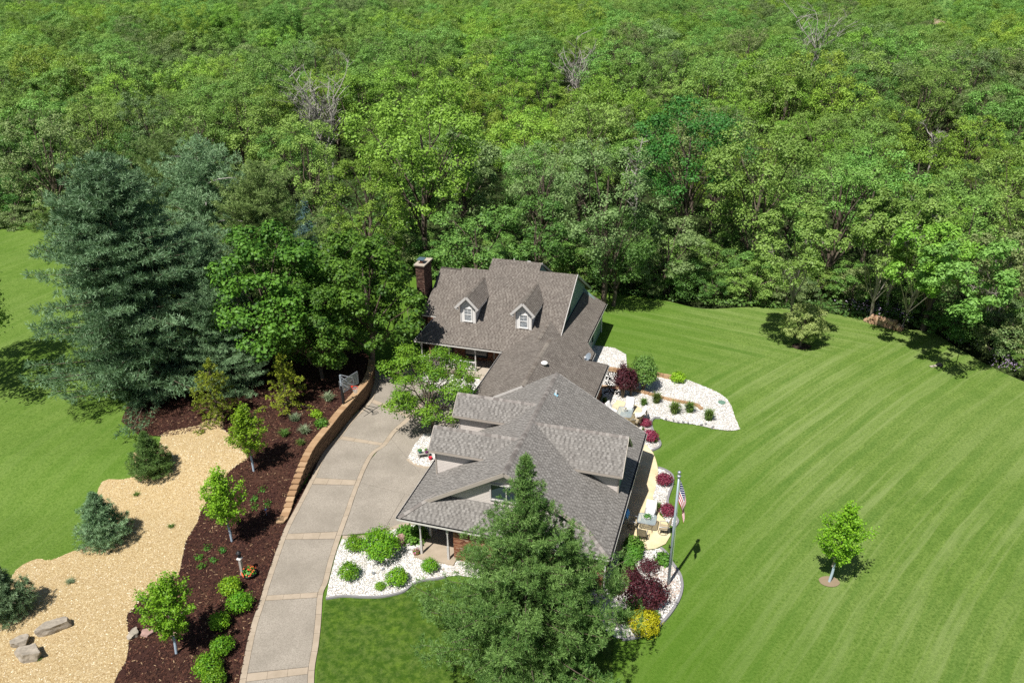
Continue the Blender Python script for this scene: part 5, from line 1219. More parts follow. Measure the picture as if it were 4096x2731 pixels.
q = g(50, 1500, 1.2); place('broad_tree', PR[('broad', 'ash')], (q.x-2.4, q.y-3.6, .9), 1.0, 1.0, 'leafy tree at the left picture edge shading the lawn', 'tree')
# ornamental tree by the drive
td, cd = broadleaf(h=4.9, r=3.3, base=1.0, lobes=52, twigs=20, leaves=15, size=.145, lob=.24, mat='dogwood', bark='bark', seed=24, aspect=.5, spread=.2, fill=.1, flat=.6)
q = g(*zm(1250, 1380, 1.572)(725, 640)); place('ornamental_tree', (td, cd), (q.x+.1, q.y+2.6, 0), .2, 1.2, 'spreading small tree with open branches beside the garage apron', 'tree')
# young maples with wrapped trunks
def young(h, r, seed, mat='young'):
    global RNG
    RNG = np.random.default_rng(4000+seed); random.seed(4000+seed); mb = MB(); wr = MB(); P = []; N = []
    lean = Vector((random.uniform(-.06, .06), random.uniform(-.06, .06), 1)); top = lean*h*.98
    mb.tube([(0, 0, h*.2), lean*h*.5, top], [.06, .045, .01], 6); wr.tube([(0, 0, 0), lean*h*.12+Vector((.02, 0, 0)), lean*h*.245], [.075, .075, .062], 8)
    for i in range(46):
        t = .24+.72*(i/46); st = lean*h*t; a = i*2.399; L = r*float(np.interp(t, [.2, .32, .5, .7, .85, 1], [.7, .92, .85, .5, .25, .08]))*random.uniform(.6, 1.15)
        e = st+Vector((math.cos(a)*L, math.sin(a)*L, L*.95)); mb.tube([st, e], [.018, .006], 4, caps=False)
        n = int(8+L*26); f = RNG.uniform(.25, 1.05, n)[:, None]; b_ = np.array(st)+(np.array(e)-np.array(st))*f+RNG.normal(size=(n, 3))*.10
        q = np.repeat(b_, 5, 0)+RNG.normal(size=(n*5, 3))*.07; P.append(q); N.append(unit(RNG.normal(size=q.shape)*.6+np.array([0, 0, .8])))
    P = np.concatenate(P); N = np.concatenate(N); V, Q = leaf_arrays(P, N, .115, .8)
    return mb.mesh('trunk', M['bark_grey']), np_mesh('crown', V, Q, np.clip(RNG.normal(.5, .25, len(P)), 0, 1), M[mat]), wr.mesh('trunk_wrap', M['wrap'])
YT = [((1015, 1884), 5.2, 1.5, 'young tree with wrapped trunk at the top corner of the dark mulch bed'), ((928, 2165), 5.5, 1.45, 'young tree with wrapped trunk between lamp post and wood chips'), ((706, 2613), 4.9, 1.75, 'young tree with wrapped trunk beside the pinkish rocks at lower left'), ((3317, 2325), 5.6, 1.55, 'lone young tree with wrapped trunk on the right-hand lawn')]
for i, (pxy, h, r, lab) in enumerate(YT):
    a = young(h, r, i); p = gt(*pxy); o = place('young_tree', a[:2], p, 0, 1, lab, 'young tree', 'young trees with wrapped trunks'); link('trunk_wrap', a[2], o)
# willow
tw_, cw_ = broadleaf(h=3.9, r=1.9, base=.5, lobes=48, twigs=22, leaves=16, size=.20, lob=.30, mat='willow', seed=31, aspect=.25, spread=.24)
p = g(*z8(590, 955)); place('willow', (tw_, cw_), p, 0, 1.0, 'pale weeping willow standing alone near the back of the lawn', 'willow')
# small pines of the wood chip bed
tsm, csm = conifer(3.1, lambda t: float(np.interp(t, [0, .15, .4, .7, 1], [1.25, 1.3, 1.0, .5, .06])), whorl=.22, per=9, tuft_n=14, tl=.17, tw=.022, dens=22, mat='needle', seed=6, zmin=.12, puff=.35)
tsm2, csm2 = tsm, csm.copy(); csm2.materials.clear(); csm2.materials.append(M['needle_blue'])
p = gt(*z6(1030, 160)); place('small_pine', (tsm, csm), p, 0, 1.05, 'small dark pine nearest the big pines in the wood chips', 'young pine', 'young pines in the wood chip bed')
p = gt(*z6(715, 620)); place('small_pine', (tsm2, csm2), p, 1.3, 1.18, 'wide small pine in the middle of the wood chip bed', 'young pine', 'young pines in the wood chip bed')
p = gt(*z6(60, 1110)); place('small_pine', (tsm2, csm2), p, 2.6, 1.12, 'small blue-green pine cut by the left picture edge', 'young pine', 'young pines in the wood chip bed')
# golden hemlocks in front of the shade
th_, chm = conifer(5.2, lambda t: float(np.interp(t, [0, .2, .5, .8, 1], [1.7, 1.8, 1.3, .7, .1])), whorl=.42, per=6, tuft_n=9, tl=.17, tw=.05, dens=10, mat='hemlock', seed=7, zmin=.4, up=.1, jit=.4, gapk=.25, droop=.35)
p = gt(*z5(400, 640)); place('hemlock', (th_, chm), p, 0, 1.0, 'golden-tipped drooping evergreen at the top of the wood chips', 'hemlock tree')
p = gt(*z5(1010, 520)); place('hemlock', (th_, chm), p, 2.0, .9, 'second golden-tipped evergreen in the shade left of the hoop', 'hemlock tree')
# ------------------------------------------------------------------ shrubs and bedding plants
def shrub(r, h, n=900, size=.10, mat='box', seed=0, rough=.14, aspect=.6, stems=True):
    global RNG
    RNG = np.random.default_rng(6000+seed); d = unit(RNG.normal(size=(n, 3))); d[:, 2] = np.abs(d[:, 2])*1.05-.12
    d = unit(d); k = RNG.normal(size=(14, 3)); bump_ = 1+rough*np.sin(d@k[0]*4+1)*np.sin(d@k[1]*5)+RNG.normal(size=n)*.05
    P = d*bump_[:, None]*RNG.uniform(.72, 1.02, (n, 1))*np.array([r, r, h*.56])+np.array([0, 0, h*.44]); P[:, 2] = np.maximum(P[:, 2], .03)
    P = np.repeat(P, 3, 0)+RNG.normal(size=(n*3, 3))*size*.7; P[:, 2] = np.maximum(P[:, 2], .02); N = unit(np.repeat(d, 3, 0)+RNG.normal(size=P.shape)*.55+np.array([0, 0, .3]))
    V, Q = leaf_arrays(P, N, size, aspect); me = np_mesh('foliage', V, Q, np.clip(np.repeat(RNG.uniform(.2, .8, n), 3)+RNG.normal(size=n*3)*.2, 0, 1), M[mat])
    mb = MB()
    for i in range(5): a = i*1.26; mb.tube([(0, 0, -.05), (math.cos(a)*r*.55, math.sin(a)*r*.55, h*.6)], [.03*h, .012], 5, caps=False)
    return mb.mesh('stems', M['bark']), me
def put(name, meshes, loc, lab, cat, sc=1, group=None, rz=None, nm=('stems', 'foliage')):
    e = empty(name, loc, random.uniform(0, 6.28) if rz is None else rz, lab, cat, group); e.scale = (sc,)*3
    for n_, m_ in zip(nm, meshes):
        if m_ is not None: link(n_, m_, e)
    return e
def blades(r, h, n=160, mat='grass_clump', w=.03, seed=0):
    global RNG
    RNG = np.random.default_rng(7000+seed); a = RNG.uniform(0, 6.283, n); L = h*RNG.uniform(.6, 1.1, n); o = RNG.uniform(.15, 1, n)*r; b = RNG.normal(size=(n, 2))*r*.18
    base = np.stack([b[:, 0], b[:, 1], np.zeros(n)], 1); D = np.stack([np.cos(a), np.sin(a), np.zeros(n)], 1); s = np.stack([-np.sin(a), np.cos(a), np.zeros(n)], 1)*w*.5
    m1 = base+D*(o*.4)[:, None]+np.array([0, 0, 1])*(L*.7)[:, None]; tip = base+D*o[:, None]*1.05+np.array([0, 0, 1])*(L*RNG.uniform(.55, 1.0, n))[:, None]
    V = np.stack([base-s, base+s, m1+s, m1-s, tip, tip], 1).reshape(-1, 3); q = (np.arange(n)*6)[:, None]; Q = np.concatenate([q+np.array([[0, 1, 2, 3]]), q+np.array([[3, 2, 4, 5]])], 0)
    V[4::6] = tip-s*.2; V[5::6] = tip+s*.2; Q[n:] = q+np.array([[3, 2, 5, 4]])
    return np_mesh('blades', V, Q, np.tile(RNG.random(n), 2), M[mat])
sb = [shrub(.55, .95, 520, .10, 'box', i) for i in range(3)]
for i, (xy, sc, lab) in enumerate([
    (z6(1560, 960), 1.05, 'round shrub nearest below the lamp post'), (z6(1625, 1075), 1.15, 'second round shrub down the drive edge from the lamp post'),
    (z6(1490, 1195), .95, 'shaded round shrub beside the shadow of the lower young tree'), (z6(1505, 1365), 1.0, 'upright round shrub right of the lower young tree'),
    (z6(1415, 1505), 1.2, 'large round shrub near the bottom end of the mulch bed'), (z6(1455, 1590), 1.0, 'round shrub cut by the bottom picture edge')]):
    put('round_shrub', sb[i % 3], gt(*xy), lab, 'shrub', sc, 'round shrubs lining the drive')
for i, (xy, sc, lab) in enumerate([(z7(1410, 385), .98, 'clipped shrub at the drive corner of the entry stone bed'), (z7(1370, 610), 1.05, 'clipped shrub lowest left in the entry stone bed'),
    (z7(1745, 655), 1.05, 'clipped shrub near the curved kerb of the entry bed'), (z7(1612, 695), .5, 'tiny clipped shrub between the two lower shrubs of the entry bed'), (z7(2000, 555), .85, 'small leafy shrub at the porch slab corner')]):
    put('round_shrub', sb[(i+1) % 3], g(*xy), lab, 'shrub', sc, 'clipped shrubs in the entry stone bed')
big = shrub(1.05, 1.9, 1500, .12, 'box', 8, .22); put('large_shrub', big, g(*z7(1620, 450)), 'big bright green shrub beside the pink boulder', 'shrub')
hs = shrub(.5, .45, 220, .22, 'hosta', 9); put('hosta', hs, g(*z7(1880, 300)), 'leafy hosta clump in front of the first porch post', 'plant', 1.25); put('hosta', hs, g(*z7(1795, 262)), 'small leafy clump behind the pink boulder', 'plant', .7)
for i, (xy, lab, sc, k) in enumerate([(z5(1380, 455), 'variegated grass tuft left of the hoop pole', 1.2, 'p'), (z5(1078, 635), 'variegated grass tuft in the upper left of the mulch bed', 1.0, 'p'), (z5(1165, 745), 'spiky pale grass tuft in the middle of the mulch bed', 1.1, 'p'), (z5(985, 770), 'green grass tuft left of the spiky pale one', 1.0, 'g'), (z5(1130, 850), 'low dark green grass mound nearest the wall', .8, 'g')]):
    e = empty('grass_tuft', gt(*xy), i, lab, 'ornamental grass'); e.scale = (sc,)*3; link('blades', blades(.5, .6, 170, 'pale_grass' if k == 'p' else 'grass_clump', .035, i), e)
put('perennial', shrub(.35, .35, 160, .14, 'young', 12), gt(*z5(1270, 590)), 'lime green perennial near the retaining wall', 'plant'); put('perennial', shrub(.4, .45, 190, .15, 'hosta', 13), gt(*z5(1312, 680)), 'dark leafy perennial below the lime green one', 'plant')
gb = blades(.5, .95, 260, 'grass_clump', .035, 20)
for xy, sc, lab in [(z3(805, 650), .75, 'smallest grass clump, by the upper patio table'), (z3(955, 618), 1.05, 'grass clump against the lower block row'), (z3(1170, 745), 1.2, 'largest grass clump in the middle of the white bed'), (z3(1345, 732), 1.1, 'grass clump just below the end of the block row'), (z3(1570, 822), 1.1, 'grass clump furthest out in the white bed')]:
    e = empty('grass_clump', g(*xy), random.random()*6, lab, 'ornamental grass', 'ornamental grasses of the terraced bed'); e.scale = (sc,)*3; link('blades', gb, e)
for xy, sc, lab in [(z4(590, 385), .55, 'spiky green tuft beside the white towelled chair'), (z3(345, 620), .6, 'grassy plant in the shade by the upper patio wall'), (z3(945, 1085), .4, 'small yellowish tuft below the second red shrub'), (z3(800, 945), .3, 'tiny tuft between the two northern red shrubs')]:
    e = empty('grass_tuft', g(*xy), 1, lab, 'ornamental grass'); e.scale = (sc,)*3; link('blades', gb, e)
rs = shrub(.5, .75, 420, .10, 'red', 30)
for xy, sc, lab in [(z3(830, 895), .82, 'red shrub closest to the upper patio table'), (z3(880, 1065), 1.1, 'red shrub at the north corner of the garage roof'), (z4(640, 180), 1.05, 'red shrub behind the top of the flagpole'), (z4(668, 432), .95, 'red shrub beside the lower patio table')]:
    put('red_shrub', rs, g(*xy), lab, 'shrub', sc, 'red barberry shrubs along the patio')
put('columnar_shrub', shrub(.62, 2.9, 1500, .12, 'purple', 31, .3), g(*z3(560, 560)), 'tall dark purple shrub in the terraced white bed', 'shrub')
put('columnar_shrub', shrub(.45, 2.3, 900, .12, 'purple', 32, .3), g(*z3(655, 535)), 'shorter purple shrub right against the tall purple one', 'shrub')
put('large_shrub', shrub(.98, 3.0, 2400, .14, 'oak', 33, .25), g(*z3(800, 470)), 'big dense green shrub above the lower block row', 'shrub')
put('low_shrub', shrub(.55, .8, 420, .13, 'young', 34), g(*z3(1210, 375)), 'low bright green shrub at the end of the upper block row', 'shrub')
pb = shrub(1.0, 1.15, 1500, .11, 'purple', 35, .35)
put('purple_shrub', pb, g(*z4(480, 1170)), 'large dark purple shrub in the flagpole bed', 'shrub', 1.15); put('purple_shrub', pb, g(*z4(350, 980)), 'purple shrub nearest the brick house corner', 'shrub', .62); put('purple_shrub', shrub(.7, .8, 420, .11, 'purple', 36, .4), g(*z4(510, 900)), 'thin open purple shrub below the round patio end', 'shrub', .8)
put('yellow_shrub', shrub(.85, .9, 1100, .10, 'yellow', 37), g(*z4(470, 1385)), 'bright yellow shrub at the tip of the flagpole bed', 'shrub')
for xy, sc, lab in [(z4(380, 740), .95, 'dark glossy shrub between patio and house corner'), (z4(385, 800), .8, 'glossy shrub just below the first patio corner shrub'), (z4(325, 890), .75, 'small bright shrub in the shade of the house corner')]: put('laurel_shrub', shrub(.6, 1.0, 420, .15, 'hosta', 40+int(sc*10)), g(*xy), lab, 'shrub', sc)
put('perennial', hs, g(*z4(635, 830)), 'blue-green leafy plant beside the flagpole', 'plant', .8)
dp1 = conifer(1.0, lambda t: float(np.interp(t, [0, .4, 1], [.55, .5, .15])), whorl=.16, per=7, tuft_n=12, tl=.13, tw=.02, dens=26, mat='needle', seed=9, zmin=.1, puff=.4)
for xy, sc, lab in [(z4(235, 1085), .9, 'dwarf pine next to the shepherd hook'), (z4(410, 1250), 1.0, 'dwarf pine between the purple and the yellow shrub'), (z4(300, 1330), .8, 'dwarf pine left of the yellow shrub'), (z4(560, 1310), .55, 'small dark dwarf pine right of the yellow shrub')]: put('dwarf_pine', dp1, g(*xy), lab, 'dwarf pine', sc, None, None, ('trunk', 'crown'))
put('low_shrub', shrub(.7, .6, 300, .12, 'hosta', 44), g(*z5(1650, 300)), 'silvery shrub in the shade behind the basketball hoop', 'shrub', 1.6)
for i in range(9):
    xy = [z6(1770, 272), z6(1718, 338), z6(1805, 370), z6(1400, 665), z6(1500, 685), z6(1345, 730), z6(1442, 752), z6(1360, 793), z6(1718, 392)][i]
    put('seedling', shrub(.2, .2, 26, .12, 'hosta', 50+i % 3), gt(*xy), f"{ORD[i]} tiny green seedling in the open dark mulch, counted down the bed", 'plant', 1, 'seedlings in the mulch bed')
for i, (xy, lab, sc) in enumerate([(z6(480, 895), 'small silvery tuft in the wood chips left of centre', .6), (z6(920, 305), 'flat little juniper beside the middle small pine', .5), (z6(1155, 520), 'little green plant on the wood chips near the dark mulch', .5), (z6(265, 1412), 'yellow-flowered weed against the lower left rocks', .35)]):
    e = empty('small_plant', gt(*xy), i, lab, 'plant'); e.scale = (sc,)*3; link('blades', blades(.6, .5, 110, 'pale_grass' if i < 1 else 'grass_clump', .04, 60+i), e)
# beds in front of the main porch, under the spreading tree
PBED = [hw(-7.6, 21.9), hw(-.6, 21.6), hw(-.6, 18.2), hw(-2.0, 17.2), hw(-4.2, 18.8), hw(-7.0, 20.2)]
sheet('porch_stone_bed', PBED, zero, .035, M['gravel'], 1.5); scatter('porch_bed_stones', PBED, zero, 45, .06, M['stone_piece'], 'stone', .035)
TB = [g(*zm(1250, 1380, 1.572)(*p)) for p in [(598, 718), (640, 750), (700, 768), (745, 768), (790, 720), (800, 640), (770, 560), (700, 560), (640, 630)]]
sheet('tree_stone_bed', TB, zero, .045, M['gravel'], 1); scatter('tree_bed_stones', TB, zero, 50, .06, M['stone_piece'], 'stone', .045); strip('border_band', smooth_line(TB[:4], 5), .26, .05, M['band'], label='curved tan edging round the stones under the spreading tree', cat='kerb')
sheet('walk', [hw(-1.4, 21.5), hw(-.5, 21.5), hw(-.4, 13), hw(1.0, 12.5), hw(-2.5, 12.5), hw(-5.0, 14), hw(-9, 20.0), hw(-9.4, 22), hw(-7.8, 21.9), hw(-7.2, 20.2), hw(-4.2, 18.6), hw(-2.2, 17.0)], zero, .012, M['aggregate'], 2)
for i, (u, v) in enumerate([(-6.8, 21.4), (-5.4, 21.2), (-4.2, 21.3), (-3.0, 21.0), (-6.0, 20.4)]): put('low_shrub', sb[i % 3], hw(u, v), ORD[i]+' low shrub along the porch railing, from the left', 'shrub', .6, 'shrubs in front of the porch')

# ------------------------------------------------------------------ rocks
def rock(name, loc, d, mat, seed, lab, rz=0, cat='rock', flat=1.0):
    random.seed(seed); bm = bmesh.new(); bmesh.ops.create_icosphere(bm, subdivisions=4, radius=1)
    from mathutils import noise as mn
    pl_ = [(Vector((random.gauss(0, 1), random.gauss(0, 1), random.gauss(0, .6))).normalized(), random.uniform(.45, .75)) for _ in range(13)]+[(Vector((0, .05, 1)), .42)]
    for v in bm.verts:
        for nrm, k in pl_:
            dd = v.co.dot(nrm.normalized())
            if dd > k: v.co -= nrm.normalized()*(dd-k)
        v.co += v.co.normalized()*mn.noise(v.co*2.3+Vector((seed, 0, 0)))*.10+v.co.normalized()*mn.noise(v.co*7+Vector((seed, 3, 0)))*.035
        v.co = Vector((v.co.x*d[0]/1.5, v.co.y*d[1]/1.5, v.co.z*d[2]/1.1))
    me = bpy.data.meshes.new(name); bm.to_mesh(me); bm.free(); me.materials.append(mat); o = link(name, me); o.location = loc; o.location.z += d[2]*.3; o.rotation_euler = (0, 0, rz); prop(o, lab, cat); return o
rock('boulder', gt(*z6(385, 1205)), (1.5, .95, .75), M['boulder'], 1, 'large flat pale boulder on the wood chips', .5)
rock('boulder', gt(*z6(150, 1305)), (1.0, .75, .65), M['boulder'], 2, 'brownish boulder left of the flat pale one', .6)
rock('boulder', gt(*z6(215, 1395)), (1.25, 1.1, .8), M['boulder'], 3, 'rough grey boulder nearest the bottom left corner', .2)
rock('boulder', gt(*z6(895, 1250)), (.65, .75, .35), M['boulder'], 4, 'pale rock on the line between wood chips and dark mulch', .3)
rock('boulder', gt(*z6(1005, 1235)), (.9, .5, .3), M['boulder_pink'], 5, 'flat pinkish rock half hidden by the lower young tree', .2)
rock('boulder', gt(*z6(1175, 1255)), (.5, .4, .3), M['boulder_pink'], 6, 'small pinkish rock at the lower young tree trunk', .2)
rock('boulder', g(*z7(1775, 335)), (.72, .62, .85), M['boulder_pink'], 7, 'upright pink boulder in the entry stone bed', .2)
rock('round_stone', g(*z7(1557, 578)), (.24, .24, .2), M['pebble'], 8, 'brown round stone in the middle of the entry bed', 0, 'stone'); rock('round_stone', g(*z7(1632, 545)), (.22, .22, .18), M['pebble'], 9, 'bluish round stone nearest the big shrub', 0, 'stone')
for i, (x_, y_) in enumerate([(1068, 818), (1155, 838), (1215, 856), (1270, 856), (1330, 866), (1485, 888), (1535, 880), (1615, 918)]):
    rock('edging_stone', g(*z3(x_, y_)), (.16, .2, .22), M['kerb'], 10+i, ORD[i]+' dark edging stone from the left along the lower side of the white bed', .3*i, 'stone')['group'] = 'edging stones of the white bed'

# ------------------------------------------------------------------ lamp post, planter, pots
p = gt(*z6(1637, 842)); lp = empty('lamp_post', p, YAW, label='grey square lamp post with black lantern in the dark mulch', cat='lamp post')
MB().box((0, 0, .62), (.15, .15, 1.24)).box((0, 0, .1), (.2, .2, .2)).build('post', plain('post_paint', (.40, .37, .34), .5), lp)
MB().box((0, 0, 1.26), (.26, .26, .06)).box((0, 0, 1.31), (.18, .18, .05)).build('post_cap', M['white'], lp)
lm = MB(); lm.lathe([(.05, 1.33), (.05, 1.37), (.1, 1.38), (.1, 1.40)], n=8)
for a in range(4): c, s_ = math.cos(a*math.pi/2+.785), math.sin(a*math.pi/2+.785); lm.bar((c*.10, s_*.10, 1.40), (c*.14, s_*.14, 1.66), .018)
lm.lathe([(.17, 1.66), (.10, 1.74), (.03, 1.80), (.02, 1.85), (.001, 1.87)], n=8); lm.build('lantern_frame', M['black'], lp)
MB().lathe([(.085, 1.40), (.125, 1.65)], n=4).build('lantern_glass', M['glass_dark'], lp)
def flowerpot(loc, r, h, mat, lab, cat, petals='petal', bowl=False, foliage=True, n=70, fr=1.1, seed=0):
    global RNG
    RNG = np.random.default_rng(8000+seed); e = empty('planter' if bowl else 'flower_pot', loc, 0, lab, cat)
    pr_ = [(r*.45, 0), (r*.85, h*.35), (r, h*.8), (r*1.04, h), (r*.93, h), (r*.88, h*.85), (.01, h*.84)] if bowl else [(r*.65, 0), (r*.95, h*.85), (r*1.05, h*.86), (r*1.05, h), (r*.9, h), (r*.85, h*.88), (.01, h*.87)]
    MB().lathe(pr_, n=20).build('bowl' if bowl else 'pot', mat, e, True)
    if foliage:
        d = unit(RNG.normal(size=(n*3, 3))); d[:, 2] = np.abs(d[:, 2])*.8; P = d*r*fr*RNG.uniform(.3, 1, (n*3, 1))+np.array([0, 0, h]); V, Q = leaf_arrays(P, unit(d+np.array([0, 0, .6])), r*.42, .6); link('foliage', np_mesh('foliage', V, Q, RNG.random(n*3), M['hosta']), e)
    if petals:
        d = unit(RNG.normal(size=(n, 3))); d[:, 2] = np.abs(d[:, 2])*.8+.15; P = d*r*fr*1.05*RNG.uniform(.7, 1, (n, 1))+np.array([0, 0, h]); V, Q = leaf_arrays(P, unit(d+np.array([0, 0, .8])), r*.3, .9); link('blossoms', np_mesh('blossoms', V, Q, RNG.random(n), M[petals]), e)
    return e
orange = leafmat('petal_orange', (.55, .10, .03), (.80, .22, .06)); M['orange'] = orange
flowerpot(gt(*z6(1683, 848)), .42, .28, M['black'], 'black bowl planter with green leaves and orange flowers beside the lamp post', 'planter', 'orange', True, n=34)
flowerpot(g(*z7(1893, 432)), .20, .3, M['terracotta'], 'terracotta pot of pink flowers at the first porch post', 'flower pot', 'petal', n=40, fr=1.25, seed=1)
flowerpot(hw(-1.7, 23.6, .3), .2, .32, M['white'], 'white pot in the shade by the front door', 'flower pot', None, n=20, seed=2)
zC = zm(1250, 1380, 1.572)
st = empty('plant_bench', g(*zC(700, 705)), .2, label='small wooden bench holding pots on the white stones under the spreading tree', cat='bench')
MB().box((0, 0, .36), (.85, .32, .05)).build('seat', M['dead'], st)
for a in (-.33, .33): MB().box((a, 0, .17), (.09, .26, .34)).build('leg', M['dead'], st)
pb_ = g(*zC(700, 705)); blue = plain('teal_glaze', (.04, .17, .20), .3); pur = plain('purple_glaze', (.22, .02, .20), .3); red = plain('red_glaze', (.50, .02, .04), .35)
flowerpot(pb_+Vector((-.24, 0, .385)), .15, .22, blue, 'teal glazed pot with leafy plant on the little bench', 'flower pot', None, n=40, fr=1.4, seed=3)
flowerpot(pb_+Vector((.22, -.02, .385)), .14, .28, pur, 'purple glazed pot with yellow-green plant on the little bench', 'flower pot', None, n=30, fr=1.2, seed=4)
flowerpot(g(*zC(742, 722)), .13, .26, red, 'red pot standing on the white stones in front of the bench', 'flower pot', None, foliage=False, seed=5)
MB_ = MB().lathe([(.3, 0), (.3, .03), (.02, .05)], (0, 0, 0), 20); o = MB_.build('drain_cover', plain('green_lid', (.14, .24, .18), .6)); o.location = g(*z3(1725, 620))+Vector((0, 0, .04)); prop(o, 'oval green lid set in the white stones of the terraced bed', 'drain cover')
e = empty('drain_outlet', g(*z8(1680, 1100)), .3, label='dark drain outlet mound in the lawn at far right', cat='drain'); MB().lathe([(.32, 0), (.28, .12), (.15, .2), (.01, .22)], n=14).build('cover', M['black'], e, True); MB().box((-.55, .05, .02), (.7, .25, .04)).build('splash_block', M['concrete'], e)
# shepherd's hook by the house corner
pts = [Vector((0, 0, 0)), Vector((0, 0, 1.3))]+[Vector((.22-.22*math.cos(a), 0, 1.3+.22*math.sin(a))) for a in (.5, 1, 1.57, 2.1, 2.7, 3.1)]
e = MB().tube(pts, .014, 6).build('shepherd_hook', M['black']); e.location = g(*z4(165, 1060)); prop(e, 'thin black shepherd hook beside the brick corner of the garage', 'garden hook')
# solar light in mulch
e = MB().tube([(0, 0, 0), (0, 0, .5)], .015).lathe([(.06, .45), (.09, .5), (.02, .56)], n=10).build('garden_light', plain('blue_metal', (.10, .20, .40), .4)); e.location = gt(*z6(1797, 440)); prop(e, 'small blue garden light in the shade at the end of the wall', 'garden light')

# ------------------------------------------------------------------ basketball hoop
p = gt(1375, 1619); bh = empty('basketball_hoop', p, math.radians(-32), label='basketball hoop with clear backboard on a black pole above the retaining wall', cat='basketball hoop')
MB().box((0, 0, .85), (.16, .16, 1.7)).build('pole', M['black'], bh); MB().box((0, 0, 2.05), (.13, .13, 1.1)).build('upper_pole', M['galv'], bh)
am = MB()
for s_ in (-1, 1): am.bar((0, s_*.1, 2.55), (.95, s_*.3, 2.50), .05); am.bar((0, s_*.1, 2.0), (.95, s_*.25, 1.92), .05)
am.bar((-.2, 0, 1.98), (0, 0, 2.0), .08); am.bar((-.2, 0, 1.35), (-.2, 0, 1.98), .03); am.build('arm', M['alu'], bh)
fb = MB(); W_, H_ = .82, .98; x_ = .98; zc_ = 2.3
for s_ in (-1, 1): fb.bar((x_, s_*W_, zc_-H_/2), (x_, s_*W_, zc_+H_/2), .05, .05, up=(0, 1, 0)); fb.bar((x_, -W_, zc_+s_*H_/2), (x_, W_, zc_+s_*H_/2), .05)
fb.build('backboard_frame', M['alu'], bh)
bg_ = NB('backboard_acrylic'); bg_.color((.75, .80, .78)); bg_.set(.1, trans=.0); bg_.b.inputs['Alpha'].default_value = .28
MB().box((x_, 0, zc_), (.012, W_*2-.04, H_-.04)).build('backboard', bg_.m, bh)
sq = MB()
for s_ in (-1, 1): sq.box((x_+.01, s_*.30, zc_-.12), (.01, .05, .45)); sq.box((x_+.01, 0, zc_-.12+s_*.22), (.01, .62, .05))
sq.build('target_square', M['white'], bh)
rm = MB(); cxr = x_+.40; ring_ = [Vector((cxr+.23*math.cos(a*math.pi/8), .23*math.sin(a*math.pi/8), 1.93)) for a in range(17)]
rm.tube(ring_, .016, 6, caps=False); rm.box((x_+.09, 0, 1.93), (.18, .14, .06)); rm.build('rim', plain('rim_red', (.62, .05, .02), .4), bh)
ne = MB()
for a in range(12):
    a0 = a*math.pi/6
    for sgn in (-1, 1): ne.tube([Vector((cxr+.22*math.cos(a0), .22*math.sin(a0), 1.92)), Vector((cxr+.16*math.cos(a0+sgn*.26), .16*math.sin(a0+sgn*.26), 1.74)), Vector((cxr+.12*math.cos(a0+sgn*.5), .12*math.sin(a0+sgn*.5), 1.56)), Vector((cxr+.11*math.cos(a0+sgn*.7), .11*math.sin(a0+sgn*.7), 1.46))], .007, 3, caps=False)
ne.build('net', M['white'], bh)

# ------------------------------------------------------------------ flagpole and flag
FP = g(2673, 2336); fp = empty('flagpole', FP, 0, label='tall grey flagpole in the lower stone bed', cat='flagpole')
MB().tube([(0, 0, 0), (0, 0, 4), (0, 0, 7.45)], [.085, .075, .05], 14).build('pole', M['galv'], fp, True)
MB().lathe([(.06, 7.42), (.11, 7.45), (.11, 7.54), (.05, 7.58), (.035, 7.64)], n=14).build('truck', M['alu'], fp)
bm = bmesh.new(); bmesh.ops.create_uvsphere(bm, u_segments=16, v_segments=10, radius=.10); me = bpy.data.meshes.new('finial'); bm.to_mesh(me); bm.free(); me.materials.append(M['alu']); me.polygons.foreach_set('use_smooth', [True]*len(me.polygons)); o = link('finial', me, fp); o.location = (0, 0, 7.73)
cl = MB(); cl.tube([(.10, .0, .3), (.115, 0, 3), (.09, 0, 7.3)], .006, 4); cl.build('halyard', M['white'], fp); MB().box((-.13, -.05, 2.75), (.14, .05, .05)).box((-.16, -.05, 2.75), (.04, .04, .34)).build('cleat', M['black'], fp)
# flag hanging in folds along the pole: stripes and canton as real strips of cloth
FW, FH = 1.5, 1.05
def cloth_pt(s, t):
    """s along the fly 0..1, t down the hoist 0..1: limp cloth falling from the upper hoist"""
    fold = math.sin(s*9.0+t*1.5)*.16*(.25+s); fold2 = math.cos(s*15.0)*.04
    x = .07+.34*math.sin(min(1, s*1.5)*1.4)+.06*s+.04*math.sin(t*4)
    z = 7.32-t*1.35*(1-.45*s)-s*2.15*(1-.05*t)
    return Vector((x+(.10*(1-abs(2*s-1)))*math.cos(t*3)*.4, fold+fold2-.02, z))
def flagpart(name, s0, s1, t0, t1, mat, par, n=26, m=3, off=0.0):
    mb = MB(); vs = []; fs = []
    for i in range(n+1):
        for j in range(m+1):
            s_ = s0+(s1-s0)*i/n; t_ = t0+(t1-t0)*j/m; p_ = cloth_pt(s_, t_); vs.append(p_+Vector((0, -off, 0)))
    for i in range(n):
        for j in range(m): fs.append((i*(m+1)+j, (i+1)*(m+1)+j, (i+1)*(m+1)+j+1, i*(m+1)+j+1))
    mb.add(vs, fs); return mb.build(name, mat, par, True)
fl = empty('flag', FP, 0, label='American flag hanging limp from the top of the flagpole', cat='flag')
fr_, fw_, fbl = plain('flag_red', (.42, .006, .02), .8), plain('flag_white', (.82, .80, .80), .8, var=.04), plain('flag_blue', (.02, .03, .14), .8)
for k in range(13):
    flagpart('red_stripe' if k % 2 == 0 else 'white_stripe', .42 if k < 7 else 0, 1, k/13, (k+1)/13, fr_ if k % 2 == 0 else fw_, fl)
flagpart('canton', 0, .42, 0, 7/13, fbl, fl, 16, 8)
stm = MB()
